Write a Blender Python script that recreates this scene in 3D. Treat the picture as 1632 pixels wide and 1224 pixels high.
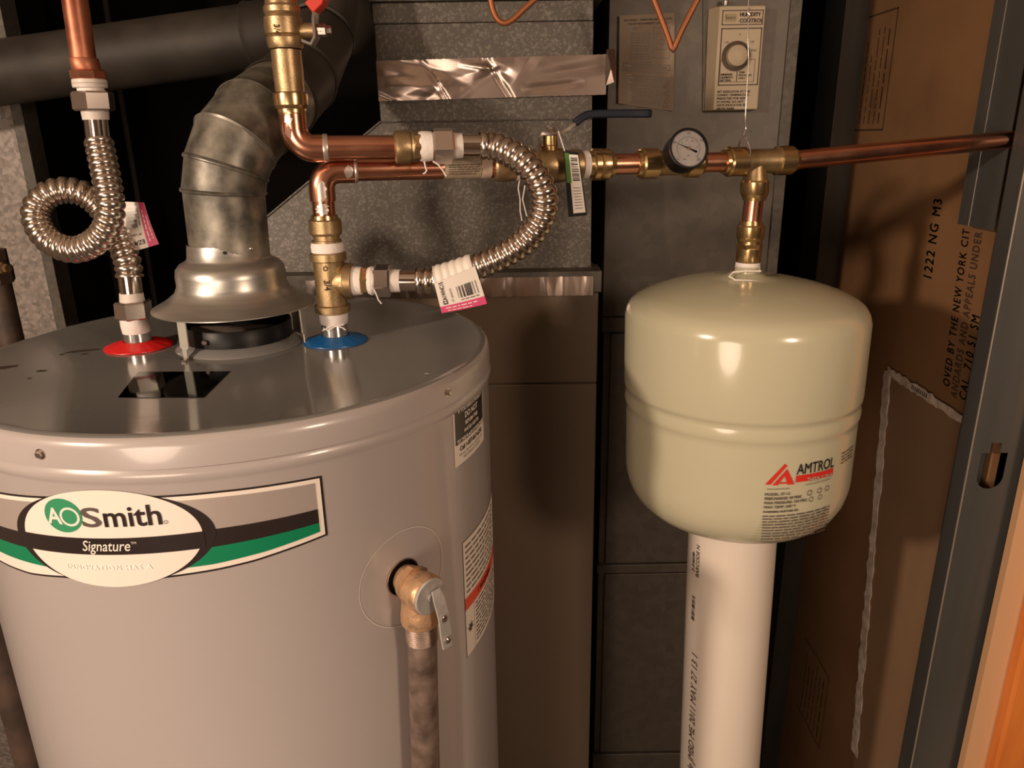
import bpy, bmesh, math, random
from mathutils import Vector, Matrix
random.seed(7)
V = Vector
for o in list(bpy.data.objects): bpy.data.objects.remove(o)
scene = bpy.context.scene
col = scene.collection

# ------------------------------------------------------------------ camera
ZC = 1.653                      # eye height; all helper coordinates below are relative to it
F, NX, NY = 1200.0, 875.0, 4250.0
down = V(((NX-816)/F, (NY-612)/F, 1)).normalized()
fwd = (V((0, 0, 1)) - down*down.z).normalized()
rgt = down.cross(fwd)
if rgt.x < 0: rgt = -rgt
up_ = -down
cam = bpy.data.objects.new('camera', bpy.data.cameras.new('camera'))
col.objects.link(cam)
cam.data.sensor_width = 36; cam.data.lens = F/1632*36
cam.data.clip_start = .02
cr = V((rgt.x, fwd.x, up_.x)); cu = -V((rgt.y, fwd.y, up_.y)); cb = -V((rgt.z, fwd.z, up_.z))
cam.matrix_world = Matrix(((cr.x, cu.x, cb.x, 0), (cr.y, cu.y, cb.y, 0), (cr.z, cu.z, cb.z, ZC), (0, 0, 0, 1)))
scene.camera = cam

# ------------------------------------------------------------------ world, lamps, exposure
w = bpy.data.worlds.new('world'); scene.world = w; w.use_nodes = True
w.node_tree.nodes['Background'].inputs[0].default_value = (1, .72, .5, 1)
w.node_tree.nodes['Background'].inputs[1].default_value = .02
def lamp(name, loc, power, size, color, target=None):
    l = bpy.data.lights.new(name, 'AREA'); l.energy = power; l.shape = 'DISK'; l.size = size; l.color = color
    o = bpy.data.objects.new(name, l); col.objects.link(o)
    o.location = (loc[0], loc[1], loc[2]+ZC)
    t = V((target[0], target[1], target[2]+ZC))
    o.rotation_euler = (t-o.location).to_track_quat('-Z', 'Y').to_euler()
    return o
WARM = (1, .77, .58)
lamp('lamp_left', (-1.35, -.54, .34), 25, .12, WARM, (.1, .9, -.3))
lamp('lamp_right', (1.0, -.62, .25), 10, .26, (1, .74, .54), (0, .7, -.5))
lamp('fill_low', (-.8, -1.25, -.35), 19, .8, (1, .76, .58), (0, .7, -.9))  # added low fill that brightens the lower half of the view
vs = scene.view_settings
vs.view_transform = 'Standard'; vs.look = 'None'; vs.gamma = 1; vs.exposure = 0
try: vs.use_curve_mapping = False
except Exception: pass

# ------------------------------------------------------------------ helpers
def ray(px, py):
    v = V(((px-816)/F, (py-612)/F, 1)); return V((v.dot(rgt), v.dot(fwd), v.dot(up_)))
def aY(px, py, Y): q = ray(px, py); return q*(Y/q.y)
def aX(px, py, X): q = ray(px, py); return q*(X/q.x)
def aZ(px, py, Z): q = ray(px, py); return q*(Z/q.z)
def aP(px, py, p0, n): q = ray(px, py); return q*(p0.dot(n)/q.dot(n))
def pxof(p):
    d = V((p.dot(cr), p.dot(cu), -p.dot(cb))); return 816+F*d.x/d.z, 612-F*d.y/d.z

class MB:
    def __init__(s): s.v = []; s.f = []; s.m = []
    def add(s, vs, fs, mi=0):
        b = len(s.v); s.v += [V(x) for x in vs]; s.f += [tuple(i+b for i in f) for f in fs]; s.m += [mi]*len(fs); return s
    def box(s, lo, hi, mi=0):
        x0, y0, z0 = lo; x1, y1, z1 = hi
        return s.add([(x0,y0,z0),(x1,y0,z0),(x1,y1,z0),(x0,y1,z0),(x0,y0,z1),(x1,y0,z1),(x1,y1,z1),(x0,y1,z1)],
            [(0,3,2,1),(4,5,6,7),(0,1,5,4),(1,2,6,5),(2,3,7,6),(3,0,4,7)], mi)
    def obox(s, c, ax, ay, az, mi=0):      # oriented box from centre and half axes
        c = V(c); vs = [c+i*ax+j*ay+k*az for k in (-1,1) for i, j in ((-1,-1),(1,-1),(1,1),(-1,1))]
        return s.add(vs, [(0,3,2,1),(4,5,6,7),(0,1,5,4),(1,2,6,5),(2,3,7,6),(3,0,4,7)], mi)
    def prism(s, pts, off, mi=0):           # polygon extruded by vector off
        n = len(pts); off = V(off); a = [V(p) for p in pts]
        return s.add(a+[p+off for p in a], [tuple(range(n))[::-1], tuple(range(n, 2*n))]+[(i,(i+1)%n,(i+1)%n+n,i+n) for i in range(n)], mi)
    def tube(s, path, r, n=20, caps=True, mi=0, flat=None):
        path = [V(p) for p in path]; N = len(path)
        R = r if isinstance(r, (list, tuple)) else [r]*N
        T = [(path[min(i+1,N-1)]-path[max(i-1,0)]).normalized() for i in range(N)]
        u = T[0].orthogonal().normalized() if flat is None else (V(flat)-T[0]*T[0].dot(V(flat))).normalized()
        vs = []
        for i in range(N):
            u = (u-T[i]*u.dot(T[i])).normalized(); w_ = T[i].cross(u)
            for k in range(n):
                a = 2*math.pi*k/n; vs.append(path[i]+(u*math.cos(a)+w_*math.sin(a))*R[i])
        fs = [(i*n+k, i*n+(k+1)%n, (i+1)*n+(k+1)%n, (i+1)*n+k) for i in range(N-1) for k in range(n)]
        if caps: fs += [tuple(range(n))[::-1], tuple((N-1)*n+k for k in range(n))]
        return s.add(vs, fs, mi)
    def strip(s, path, wdir, hw, ht, mi=0):     # flat bar along a path: width along wdir, thickness 2*ht
        path = [V(p) for p in path]; N = len(path); wdir = V(wdir).normalized(); vs = []
        H = hw if isinstance(hw, (list, tuple)) else [hw]*N
        for i in range(N):
            t = (path[min(i+1,N-1)]-path[max(i-1,0)]).normalized(); nn = t.cross(wdir).normalized()
            for a, b in ((-1,-1),(1,-1),(1,1),(-1,1)): vs.append(path[i]+wdir*H[i]*a+nn*ht*b)
        fs = [(i*4+k, i*4+(k+1)%4, i*4+4+(k+1)%4, i*4+4+k) for i in range(N-1) for k in range(4)]
        fs += [(3,2,1,0), tuple((N-1)*4+k for k in range(4))]
        return s.add(vs, fs, mi)
    def lathe(s, p0, axis, prof, n=32, caps=True, mi=0, a0=0):
        p0 = V(p0); ax = V(axis).normalized(); u = ax.orthogonal().normalized()
        if abs(ax.z) > .99: u = V((1,0,0))
        w_ = ax.cross(u); vs = []
        for t, r in prof:
            for k in range(n):
                a = a0+2*math.pi*k/n; vs.append(p0+ax*t+(u*math.cos(a)+w_*math.sin(a))*r)
        N = len(prof)
        fs = [(i*n+k, i*n+(k+1)%n, (i+1)*n+(k+1)%n, (i+1)*n+k) for i in range(N-1) for k in range(n)]
        if caps: fs += [tuple(range(n))[::-1], tuple((N-1)*n+k for k in range(n))]
        return s.add(vs, fs, mi)
    def btw(s, p0, p1, prof, n=32, caps=True, mi=0, a0=0):   # prof t in 0..1 between points
        p0 = V(p0); p1 = V(p1); L = (p1-p0).length
        return s.lathe(p0, p1-p0, [(t*L, r) for t, r in prof], n, caps, mi, a0)
    def hexa(s, p0, p1, r, mi=0, a0=0):
        return s.btw(p0, p1, [(0, r*.9), (.1, r), (.9, r), (1, r*.9)], 6, True, mi, a0)

def finish(name, mb, mats, parent=None, base=None, angle=35, bevel=0, recalc=True):
    me = bpy.data.meshes.new(name)
    if parent is not None:
        root = parent
        while root.parent: root = root.parent
        o0 = root['_b']; o0 = V(o0)
    else: o0 = V(base) if base is not None else V((0,0,-ZC))
    me.from_pydata([tuple(v-o0) for v in mb.v], [], mb.f)
    if recalc:
        bm = bmesh.new(); bm.from_mesh(me); bmesh.ops.recalc_face_normals(bm, faces=bm.faces); bm.to_mesh(me); bm.free()
    if not isinstance(mats, (list, tuple)): mats = [mats]
    for m in mats: me.materials.append(m)
    me.polygons.foreach_set('material_index', mb.m if len(mb.m) == len(me.polygons) else [0]*len(me.polygons))
    me.polygons.foreach_set('use_smooth', [True]*len(me.polygons))
    try: me.set_sharp_from_angle(angle=math.radians(angle))
    except Exception: pass
    me.update()
    o = bpy.data.objects.new(name, me); col.objects.link(o)
    if bevel:
        b = o.modifiers.new('bevel', 'BEVEL'); b.width = bevel; b.segments = 2; b.limit_method = 'ANGLE'
    if parent is not None: o.parent = parent
    else: o.location = (o0.x, o0.y, o0.z+ZC)
    return o
def part(name, mb, mats, parent, label=None, **k):
    o = finish(name, mb, mats, parent, **k)
    if label: o['label'] = label
    return o
def thing(name, label, cat, base, group=None):
    o = bpy.data.objects.new(name, None); col.objects.link(o); o.empty_display_size = .02
    o['label'] = label; o['category'] = cat
    if group: o['group'] = group
    b = V(base); o['_b'] = tuple(b); o.location = (b.x, b.y, b.z+ZC); return o
def single(name, mb, mats, label, cat, base, group=None, **k):
    o = finish(name, mb, mats, None, base, **k); o['label'] = label; o['category'] = cat
    if group: o['group'] = group
    o['_b'] = tuple(base); return o
def structure(name, mb, mats, base=(0,0,-ZC), parent=None, **k):
    o = finish(name, mb, mats, parent, base, **k)
    if parent is None: o['kind'] = 'structure'; o['_b'] = tuple(base)
    return o

def crom(pts, step):                                  # Catmull-Rom, then even resample
    P = [V(p) for p in pts]; P = [P[0]*2-P[1]]+P+[P[-1]*2-P[-2]]; out = []
    for i in range(1, len(P)-2):
        a, b, c, d = P[i-1:i+3]
        for k in range(24):
            t = k/24; out.append(.5*((2*b)+(c-a)*t+(2*a-5*b+4*c-d)*t*t+(3*b-a-3*c+d)*t**3))
    out.append(P[-2]); res = [out[0]]; acc = 0
    for i in range(1, len(out)):
        seg = (out[i]-out[i-1]).length; 
        while acc+seg >= step and seg > 1e-9:
            f = (step-acc)/seg; q = out[i-1].lerp(out[i], f); res.append(q); out[i-1] = q; seg = (out[i]-q).length; acc = 0
        acc += seg
    res.append(out[-1]); return res
def fillet(pts, r, k=8):
    P = [V(p) for p in pts]; out = [P[0]]
    for i in range(1, len(P)-1):
        a = (P[i-1]-P[i]).normalized(); b = (P[i+1]-P[i]).normalized()
        ang = a.angle(b); d = r/math.tan(ang/2); s0 = P[i]+a*d; s1 = P[i]+b*d
        c = P[i]+(a+b).normalized()*(r/math.sin(ang/2))
        e0 = (s0-c).normalized(); e1 = (s1-c).normalized(); om = e0.angle(e1)
        for j in range(k+1):
            t = j/k; q = (e0*math.sin((1-t)*om)+e1*math.sin(t*om))/math.sin(om); out.append(c+q*r)
    out.append(P[-1]); return out

# ------------------------------------------------------------------ materials
def M(name, c, rough=.5, metal=0, c2=None, scale=30, lo=.35, hi=.65, bump=0, bscale=200, coat=0, vor=False, spec=.5, detail=4, rough2=None, stretch=None, aniso=0):
    m = bpy.data.materials.new(name); m.use_nodes = True; nt = m.node_tree; p = nt.nodes['Principled BSDF']
    p.inputs['Base Color'].default_value = (*c, 1); p.inputs['Roughness'].default_value = rough
    p.inputs['Metallic'].default_value = metal
    p.inputs['Specular IOR Level'].default_value = spec
    if coat: p.inputs['Coat Weight'].default_value = coat; p.inputs['Coat Roughness'].default_value = .08
    tc = nt.nodes.new('ShaderNodeTexCoord'); vec = tc.outputs['Object']
    if stretch:
        mp = nt.nodes.new('ShaderNodeMapping'); mp.inputs['Scale'].default_value = stretch; nt.links.new(vec, mp.inputs[0]); vec = mp.outputs[0]
    if c2:
        if vor:
            n = nt.nodes.new('ShaderNodeTexVoronoi'); n.inputs['Scale'].default_value = scale
            n2 = nt.nodes.new('ShaderNodeTexNoise'); n2.inputs['Scale'].default_value = scale*.35; n2.inputs['Detail'].default_value = 3
            nt.links.new(vec, n2.inputs[0])
            sep = nt.nodes.new('ShaderNodeSeparateColor'); nt.links.new(n.outputs['Color'], sep.inputs[0])
            ad = nt.nodes.new('ShaderNodeMath'); ad.operation = 'ADD'; mu = nt.nodes.new('ShaderNodeMath'); mu.operation = 'MULTIPLY'; mu.inputs[1].default_value = .5
            nt.links.new(sep.outputs[0], ad.inputs[0]); nt.links.new(n2.outputs[0], ad.inputs[1]); nt.links.new(ad.outputs[0], mu.inputs[0]); fac = mu.outputs[0]
        else:
            n = nt.nodes.new('ShaderNodeTexNoise'); n.inputs['Scale'].default_value = scale; n.inputs['Detail'].default_value = detail; fac = n.outputs[0]
        nt.links.new(vec, n.inputs['Vector'])
        r = nt.nodes.new('ShaderNodeValToRGB'); r.color_ramp.elements[0].position = lo; r.color_ramp.elements[1].position = hi
        r.color_ramp.elements[0].color = (*c, 1); r.color_ramp.elements[1].color = (*c2, 1)
        nt.links.new(fac, r.inputs[0]); nt.links.new(r.outputs[0], p.inputs['Base Color'])
        if rough2 is not None:
            mr = nt.nodes.new('ShaderNodeMapRange'); mr.inputs[1].default_value = lo; mr.inputs[2].default_value = hi
            mr.inputs[3].default_value = rough; mr.inputs[4].default_value = rough2; nt.links.new(fac, mr.inputs[0]); nt.links.new(mr.outputs[0], p.inputs['Roughness'])
    if bump:
        b = nt.nodes.new('ShaderNodeTexNoise'); b.inputs['Scale'].default_value = bscale; b.inputs['Detail'].default_value = 5; nt.links.new(vec, b.inputs['Vector'])
        bn = nt.nodes.new('ShaderNodeBump'); bn.inputs['Strength'].default_value = bump; bn.inputs['Distance'].default_value = .002
        nt.links.new(b.outputs[0], bn.inputs['Height']); nt.links.new(bn.outputs[0], p.inputs['Normal'])
    return m
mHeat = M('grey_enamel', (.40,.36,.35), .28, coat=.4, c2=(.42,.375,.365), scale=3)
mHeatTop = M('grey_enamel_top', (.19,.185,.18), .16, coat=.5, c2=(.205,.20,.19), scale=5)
mGalv = M('galvanised_spangle', (.098,.087,.075), .5, .4, c2=(.25,.225,.195), scale=330, lo=.52, hi=1.0, vor=True, bump=.06, bscale=90)  # base colour lowered to carry the shadow over the upper ducts
mGalvD = M('galvanised_dull', (.085,.074,.062), .55, .3, c2=(.12,.105,.088), scale=120, lo=.3, hi=.8, vor=True)
mGalvL = M('galvanised_bright', (.20,.175,.16), .5, .3, c2=(.36,.31,.28), scale=150, lo=.3, hi=.75, vor=True)
mVent = M('shaded_weathered_zinc', (.085,.08,.068), .42, .5, c2=(.25,.23,.19), scale=42, lo=.38, hi=.64, detail=7, bump=.12, bscale=60)  # mottled zinc; base also darkened for the shade up there
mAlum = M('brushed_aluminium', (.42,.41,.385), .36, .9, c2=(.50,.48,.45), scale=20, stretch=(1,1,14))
mDark = M('dark_metal', (.024,.019,.015), .6, .2, c2=(.045,.036,.028), scale=14, bump=.1, bscale=40)  # near-black mottled metal
mAlumL = M('aluminium_strap', (.50,.48,.42), .5, .4)
mCap = M('stamped_grey', (.42,.40,.38), .45, .35, c2=(.5,.48,.46), scale=120)
mBlackPipe = M('old_iron_pipe', (.12,.085,.068), .45, .5, c2=(.30,.22,.18), scale=45, bump=.3, bscale=120)
mRust = M('brown_iron', (.045,.03,.022), .6, .2, c2=(.09,.055,.04), scale=30, bump=.2, bscale=90)
mCopper = M('copper', (.66,.285,.18), .2, 1, c2=(.78,.39,.265), scale=26, lo=.3, hi=.75, rough2=.28)
mCopperOld = M('tarnished_copper', (.22,.07,.04), .42, .8, c2=(.48,.19,.11), scale=26, rough2=.5, lo=.35, hi=.7)
mSolder = M('solder_smear', (.62,.56,.52), .35, .8, c2=(.5,.3,.22), scale=60, lo=.5, hi=.8)
mBrass = M('brass', (.50,.34,.16), .25, .95, c2=(.58,.41,.21), scale=20)
mBrassC = M('cast_brass', (.34,.24,.125), .40, .85, c2=(.45,.325,.18), scale=70, bump=.12, bscale=600)
mBrassW = M('flaky_bronze', (.58,.36,.21), .42, .55, c2=(.25,.18,.12), scale=55, lo=.5, hi=.62, bump=.5, bscale=140)
mChrome = M('stainless', (.72,.64,.58), .12, 1)
mHose = M('stainless_corrugated', (.66,.58,.51), .22, 1, c2=(.58,.5,.44), scale=40)
mNut = M('nickel_nut', (.62,.54,.50), .18, .95)
mSteel = M('zinc_nipple', (.6,.6,.58), .22, .9)
mTape = M('ptfe_tape', (.78,.72,.68), .6, bump=.3, bscale=300)
mPlas = M('nylon_gasket', (.62,.56,.52), .45)
mRed = M('red_plastic', (.72,.012,.012), .35); mBlue = M('blue_plastic', (.006,.11,.33), .35)
mRedGrip = M('red_vinyl', (.55,.03,.01), .4)
mNavy = M('navy_vinyl', (.006,.009,.018), .5, spec=.25)
mBlack = M('black_plastic', (.008,.0075,.0075), .4, spec=.25)
mFlat = M('unlit_black', (.006,.005,.0045), .95, spec=.05)  # black colour stands in for unlit depth and openings
mIvory = M('ivory_paint', (.50,.475,.335), .22, coat=.4, c2=(.52,.49,.35), scale=4, bump=.02, bscale=30)
mPVC = M('white_pvc', (.74,.65,.56), .32, c2=(.76,.67,.58), scale=6)
mFurn = M('taupe_enamel', (.155,.112,.078), .35, c2=(.165,.12,.084), scale=5)
mRet = M('grey_duct_paint', (.088,.074,.061), .45, .2, c2=(.11,.092,.075), scale=60, vor=True, lo=.3, hi=.8)
mCard = M('paper_facing', (.215,.108,.046), .75, c2=(.26,.132,.056), scale=7, detail=8)
mCard2 = M('paper_facing_pale', (.26,.155,.085), .75, c2=(.30,.175,.095), scale=7, detail=8)
mInk = M('faded_ink', (.055,.028,.014), .8)
mTorn = M('torn_gypsum', (.78,.68,.60), .85, c2=(.5,.40,.32), scale=60, bump=.4, bscale=200)
mStud = M('steel_stud', (.105,.105,.10), .38, .55, c2=(.14,.138,.13), scale=18, stretch=(1,1,.1))
mStudEdge = M('bright_edge', (.6,.55,.48), .3, .8)  # lighter metal for the strip along a stud corner
mWood = M('orange_stained_wood', (.62,.17,.03), .5, c2=(.78,.25,.05), scale=5, stretch=(6,6,.8), detail=8)
mPeach = M('gypsum_edge_paint', (.62,.36,.19), .7)
mWhiteL = M('label_white', (.80,.72,.65), .4); mBlackL = M('label_black', (.025,.018,.018), .25)
mGreenL = M('label_green', (.005,.20,.09), .3); mSilverL = M('label_silver', (.55,.48,.45), .3, .45)
mGreenL2 = M('logo_green', (.04,.27,.13), .3)
mRedL = M('label_red', (.62,.03,.02), .4); mOrL = M('label_orange', (.72,.075,.03), .4)
mPink = M('label_pink', (.62,.07,.19), .4); mTagW = M('tag_white', (.74,.68,.62), .45)
mGreyInk = M('grey_ink', (.10,.075,.07), .4); mPale = M('pale_ink', (.93,.87,.8), .3)
mWarmW = M('faded_white', (.95,.93,.9), .3)
mFoilD = M('dark_foil', (.05,.07,.065), .06, 1)
mFoil = M('aluminium_foil_tape', (.55,.45,.40), .27, 1)
mPaper = M('old_paper', (.27,.205,.15), .8, c2=(.235,.175,.125), scale=12)
mCtl = M('cream_plastic', (.42,.335,.225), .45)
mCtlInk = M('maroon_ink', (.035,.012,.01), .5)
mGold = M('olive_gold_label', (.26,.20,.09), .4)
mDial = M('gauge_white', (.75,.70,.68), .5)
mTubeC = M('orange_copper_tube', (.33,.12,.05), .45, .6)
mWire = M('galvanised_wire', (.7,.62,.56), .2, .9)
mChip = M('rust_chip', (.045,.03,.022), .6)
mWall = M('beige_paint', (.42,.33,.24), .8); mCeil = M('ceiling_white', (.5,.42,.34), .9); mFloor = M('grey_concrete', (.16,.14,.12), .8, c2=(.2,.17,.15), scale=8)
mTagGreen = M('tag_green', (.05,.16,.02), .4)
mMatScorch = M('scorch', (.12,.06,.05), .5, .3, c2=(.25,.10,.07), scale=90)
mGlass = bpy.data.materials.new('gauge_glass'); mGlass.use_nodes = True
gp = mGlass.node_tree.nodes['Principled BSDF']; gp.inputs['Transmission Weight'].default_value = 1; gp.inputs['Roughness'].default_value = .02; gp.inputs['IOR'].default_value = 1.05

# ------------------------------------------------------------------ flat print on surfaces
def text_geo(s, size, bold=0, shear=0, align='LEFT', sx=1, space=1):
    wide = bold if ('M' in s or 'W' in s) else 0
    if wide: bold = 0
    c = bpy.data.curves.new('t', 'FONT'); c.body = s; c.size = size; c.offset = bold; c.shear = shear; c.align_x = align
    c.space_character = space; c.resolution_u = 3; c.fill_mode = 'FRONT'
    o = bpy.data.objects.new('t', c); col.objects.link(o)
    dg = bpy.context.evaluated_depsgraph_get(); dg.update()
    me = bpy.data.meshes.new_from_object(o.evaluated_get(dg))
    vs = [(v.co.x*sx, v.co.y) for v in me.vertices]; fs = [tuple(p.vertices) for p in me.polygons]
    bpy.data.objects.remove(o); bpy.data.curves.remove(c); bpy.data.meshes.remove(me)
    if wide:
        n = len(vs); w1 = wide*.9; base = list(vs); bf = list(fs); vs = []; fs = []
        for q, (dx, dy) in enumerate(((-w1,0),(w1,0),(0,w1*.7),(0,-w1*.7))):
            vs += [(x+dx, y+dy) for x, y in base]; fs += [tuple(i+q*n for i in f) for f in bf]
    return vs, fs
class Ink:
    def __init__(s, fn): s.fn = fn; s.mb = MB(); s.mats = []
    def mi(s, m):
        if m not in s.mats: s.mats.append(m)
        return s.mats.index(m)
    def raw(s, vs, fs, m, h): s.mb.add([s.fn(u, v, h) for u, v in vs], fs, s.mi(m))
    def band(s, x0, x1, lo, hi, m, h=.0003, n=None):
        n = n or max(1, int(abs(x1-x0)/.006)); vs = []
        for i in range(n+1):
            x = x0+(x1-x0)*i/n; a = lo(x) if callable(lo) else lo; b = hi(x) if callable(hi) else hi; vs += [(x, a), (x, b)]
        s.raw(vs, [(2*i, 2*i+2, 2*i+3, 2*i+1) for i in range(n)], m, h); return s
    def ell(s, cx, cy, rx, ry, m, h=.0003, n=40):
        vs = []
        for i in range(n+1):
            a = math.pi*i/n; x = cx-rx*math.cos(a); d = ry*math.sin(a); vs += [(x, cy-d), (x, cy+d)]
        s.raw(vs, [(2*i, 2*i+2, 2*i+3, 2*i+1) for i in range(n)], m, h); return s
    def ring(s, cx, cy, r0, r1, m, h=.0003, a0=0, a1=360, n=48, sy=1):
        vs = []
        for i in range(n+1):
            a = math.radians(a0+(a1-a0)*i/n)
            for r in (r0, r1): vs.append((cx+r*math.cos(a), cy+r*sy*math.sin(a)))
        s.raw(vs, [(2*i, 2*i+1, 2*i+3, 2*i+2) for i in range(n)], m, h); return s
    def poly(s, pts, m, h=.0003): s.raw(pts, [tuple(range(len(pts)))], m, h); return s
    def frame(s, x0, x1, y0, y1, t, m, h=.0004):
        s.band(x0, x1, y0, y0+t, m, h); s.band(x0, x1, y1-t, y1, m, h); s.band(x0, x0+t, y0, y1, m, h); s.band(x1-t, x1, y0, y1, m, h); return s
    def text(s, x, y, t, size, m, h=.0006, rot=0, yk=0, **k):
        vs, fs = text_geo(t, size, **k); c, sn = math.cos(rot), math.sin(rot)
        s.raw([(x+a*c-b*sn, y+a*sn+b*c+yk*a) for a, b in vs], fs, m, h); return s
    def bars(s, x0, x1, y0, y1, m, h=.0006, n=24, vert=True):
        w = (x1-x0)/n
        for i in range(n):
            if random.random() < .85:
                a = x0+i*w; s.poly([(a,y0),(a+w*random.choice((.3,.5,.7)),y0),(a+w*.5,y1),(a,y1)], m, h)
        return s
    def bars_h(s, x0, x1, y0, y1, m, h=.0006, n=20):
        w = (y1-y0)/n
        for i in range(n):
            a = y0+i*w; b = a+w*random.choice((.3,.5,.7)); s.band(x0, x1, a, b, m, h, n=1)
        return s
    def words(s, x0, x1, y, hgt, m, h=.0006, k=1.0):
        x = x0
        while x < x1-hgt:
            L = min(random.uniform(1.5, 5.5)*hgt*k, x1-x); s.band(x, x+L, y, y+hgt*.55, m, h, n=max(1, int(L/.008))); x += L+hgt*.7
        return s
    def para(s, x0, x1, ytop, lines, pitch, hgt, m, h=.0006):
        for i in range(lines): s.words(x0, x1-(random.random()*.3*(x1-x0) if i % 5 == 4 else 0), ytop-i*pitch-hgt, hgt, m, h)
        return s
    def put(s, name, parent, label=None):
        o = finish(name, s.mb, s.mats, parent, recalc=False)
        if label: o['label'] = label
        return o
def cylmap(C, R, zoff=0):
    def f(u, z, h):
        a = u/R; return V((C[0]+(R+h)*math.sin(a), C[1]-(R+h)*math.cos(a), z+zoff))
    return f
def planemap(o, u, v, n=None):
    o = V(o); u = V(u).normalized(); v = V(v).normalized(); n = V(n).normalized() if n is not None else u.cross(v)
    return lambda a, b, h: o+u*a+v*b+n*h

# ================================================================== ROOM
FL = -ZC; CE = .80
structure('floor', MB().box((-2.2,-1.7,FL-.05),(2.2,2.1,FL)), mFloor)
structure('ceiling', MB().box((-2.2,-1.7,CE),(2.2,2.1,CE+.05)), mCeil)
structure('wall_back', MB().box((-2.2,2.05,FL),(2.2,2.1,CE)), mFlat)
structure('wall_left', MB().box((-2.25,-1.7,FL),(-2.2,2.1,CE)), mWall)
structure('wall_front', MB().box((-2.2,-1.75,FL),(2.2,-1.7,CE)), mWall)
# black sheet painting in the unlit depth behind the equipment
structure('shade_sheet_1', MB().box((-2.2,1.95,FL),(2.0,1.97,CE-.01)), mFlat)
# right side wall: paper backed drywall on steel studs
XF, XW = .624, .668
yn = .943
yf = aX(1333, 150, XF).y
wr = structure('wall_right', MB().box((XW,.965,FL),(XW+.0127,yf+.01,CE)), mCard)
structure('shade_sheet_2', MB().box((XW+.02,yf+.14,FL),(XW+.03,1.95,CE-.01)), mFlat)  # black stand-in for the shade past the far stud
def stud(name, y, label, slot=False, depth=.032):
    t = .0009
    m = MB()
    m.box((XF, y, FL), (XF+t, y+depth, CE))                      # flange facing the closet
    web = MB()
    x0, x1 = XF, XW-.0002 if not slot else .702
    if not slot: web.box((x0, y, FL), (x1, y+t, CE))
    else:                                                        # knock-out hole in the web
        hx0, hx1 = aY(1561, 740, y).x+.0, aY(1603, 740, y).x; zt = aY(1585, 706, y).z; zm = aY(1585, 722, y).z; zb = aY(1578, 779, y).z
        mid = (hx0+hx1)/2; rr = (hx1-hx0)/2
        web.box((x0, y, FL), (x1, y+t, zb-.002)); web.box((x0, y, zt), (x1, y+t, CE))
        web.box((x0, y, zb-.002), (hx0, y+t, zt)); web.box((hx1, y, zb-.002), (x1, y+t, zt))
        for sx in (-1, 1):                                       # shoulders beside the notch and rounded bottom corners
            web.box((mid+sx*rr if sx < 0 else mid+rr*.4, y, zm), (mid-rr*.4 if sx < 0 else mid+rr, y+t, zt))
            pts = [V((mid+sx*rr, y, zb-.002)), V((mid, y, zb-.002))]+[V((mid+sx*rr*math.sin(a), y, zb+rr-rr*math.cos(a))) for a in [i*math.pi/16 for i in range(9)]]
            web.prism(pts, (0, t, 0))
    lip = MB().tube([(XF+.0004, y+.0003, FL), (XF+.0004, y+.0003, CE)], .0013, 8)
    T = thing(name, label, 'stud', (XF, y, FL))
    part('flange', m, mStud, T); part('web', web, mStud, T); part('bent_edge', lip, mStudEdge if slot else mGalvD, T, 'bright bent edge')
    part('lip', MB().box((XF, y+depth-t, FL), (XW-.0002, y+depth, CE)), mStud, T)  # widened to close the stud's back so the knock-out reads dark
    return T
S1 = stud('metal_stud', yn, 'near galvanised steel wall stud with a rounded knock-out hole, right of the cardboard', slot=True)
S2 = stud('metal_stud', yf, 'far dark steel wall stud in the corner behind the cream tank', depth=.10)
zs = aX(1540, 360, XF).z
T = thing('metal_stud', 'short steel channel behind the near stud, above the printed wall board', 'stud', (XF, 1.0, zs))
part('web', MB().box((XF+.002, .985, zs), (XF+.0032, 1.065, CE)), mStud, T)
part('flange', MB().box((XF+.002, 1.065, zs), (XF+.035, 1.066, CE)), mStud, T)
part('bent_edge', MB().tube([(XF+.0025, 1.040, zs), (XF+.0025, 1.040, CE)], .0011, 8), mStudEdge, T)
# knock-out hole where the copper pipe enters gets a dark grommet ring later
# print on the drywall paper
wm = lambda u, v, h: V((XW-.0002-h, v, u))     # u up the wall, v = distance along it
ink = Ink(wm)
def wall_line(p0, p1, txt, bold=.0004):
    a = aX(*p0, XW); b = aX(*p1, XW); L = b.z-a.z
    vs, fs = text_geo(txt, 1.0, bold=.03, space=1.25); wmax = max(v[0] for v in vs); k = L/wmax
    ink.raw([(a.z+x*k, a.y+(b.y-a.y)*(x/wmax)+y*k*1.75) for x, y in vs], fs, mInk, .0003)
wall_line((1513, 618), (1546, 366), 'OVED BY THE NEW YORK CIT')
wall_line((1525, 636), (1566, 370), 'ANDARDS AND APPEALS UNDER')
wall_line((1540, 640), (1562, 505), 'CAL. 710 51 SM')
wall_line((1484, 448), (1502, 318), '1222 NG M3')
def print_box(cs, n):
    q = [aX(*c, XW) for c in cs]      # corners: far top, near top, near bottom, far bottom
    zt = (q[0].z+q[1].z)/2; zb = (q[2].z+q[3].z)/2; y1 = max(q[0].y, q[3].y); y0 = min(q[1].y, q[2].y)
    t = .003
    ink.band(zb, zt, y0, y0+t, mInk, .0003); ink.band(zt-t, zt, y0, y1, mInk, .0003, n=1); ink.band(zb, zb+t, y0, y1, mInk, .0003, n=1)
    for i in range(n):
        yy = y0+(y1-y0)*(i+1)/(n+1.2); ink.words(zb+.012, zt-.015-random.random()*.05, yy, .006 if i else .009, mInk, .0003)
print_box([(1374,28),(1426,15),(1407,209),(1357,208)], 6)
print_box([(1283,1022),(1318,1064),(1308,1180),(1275,1150)], 6)
ink.put('lettering', wr)
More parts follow.
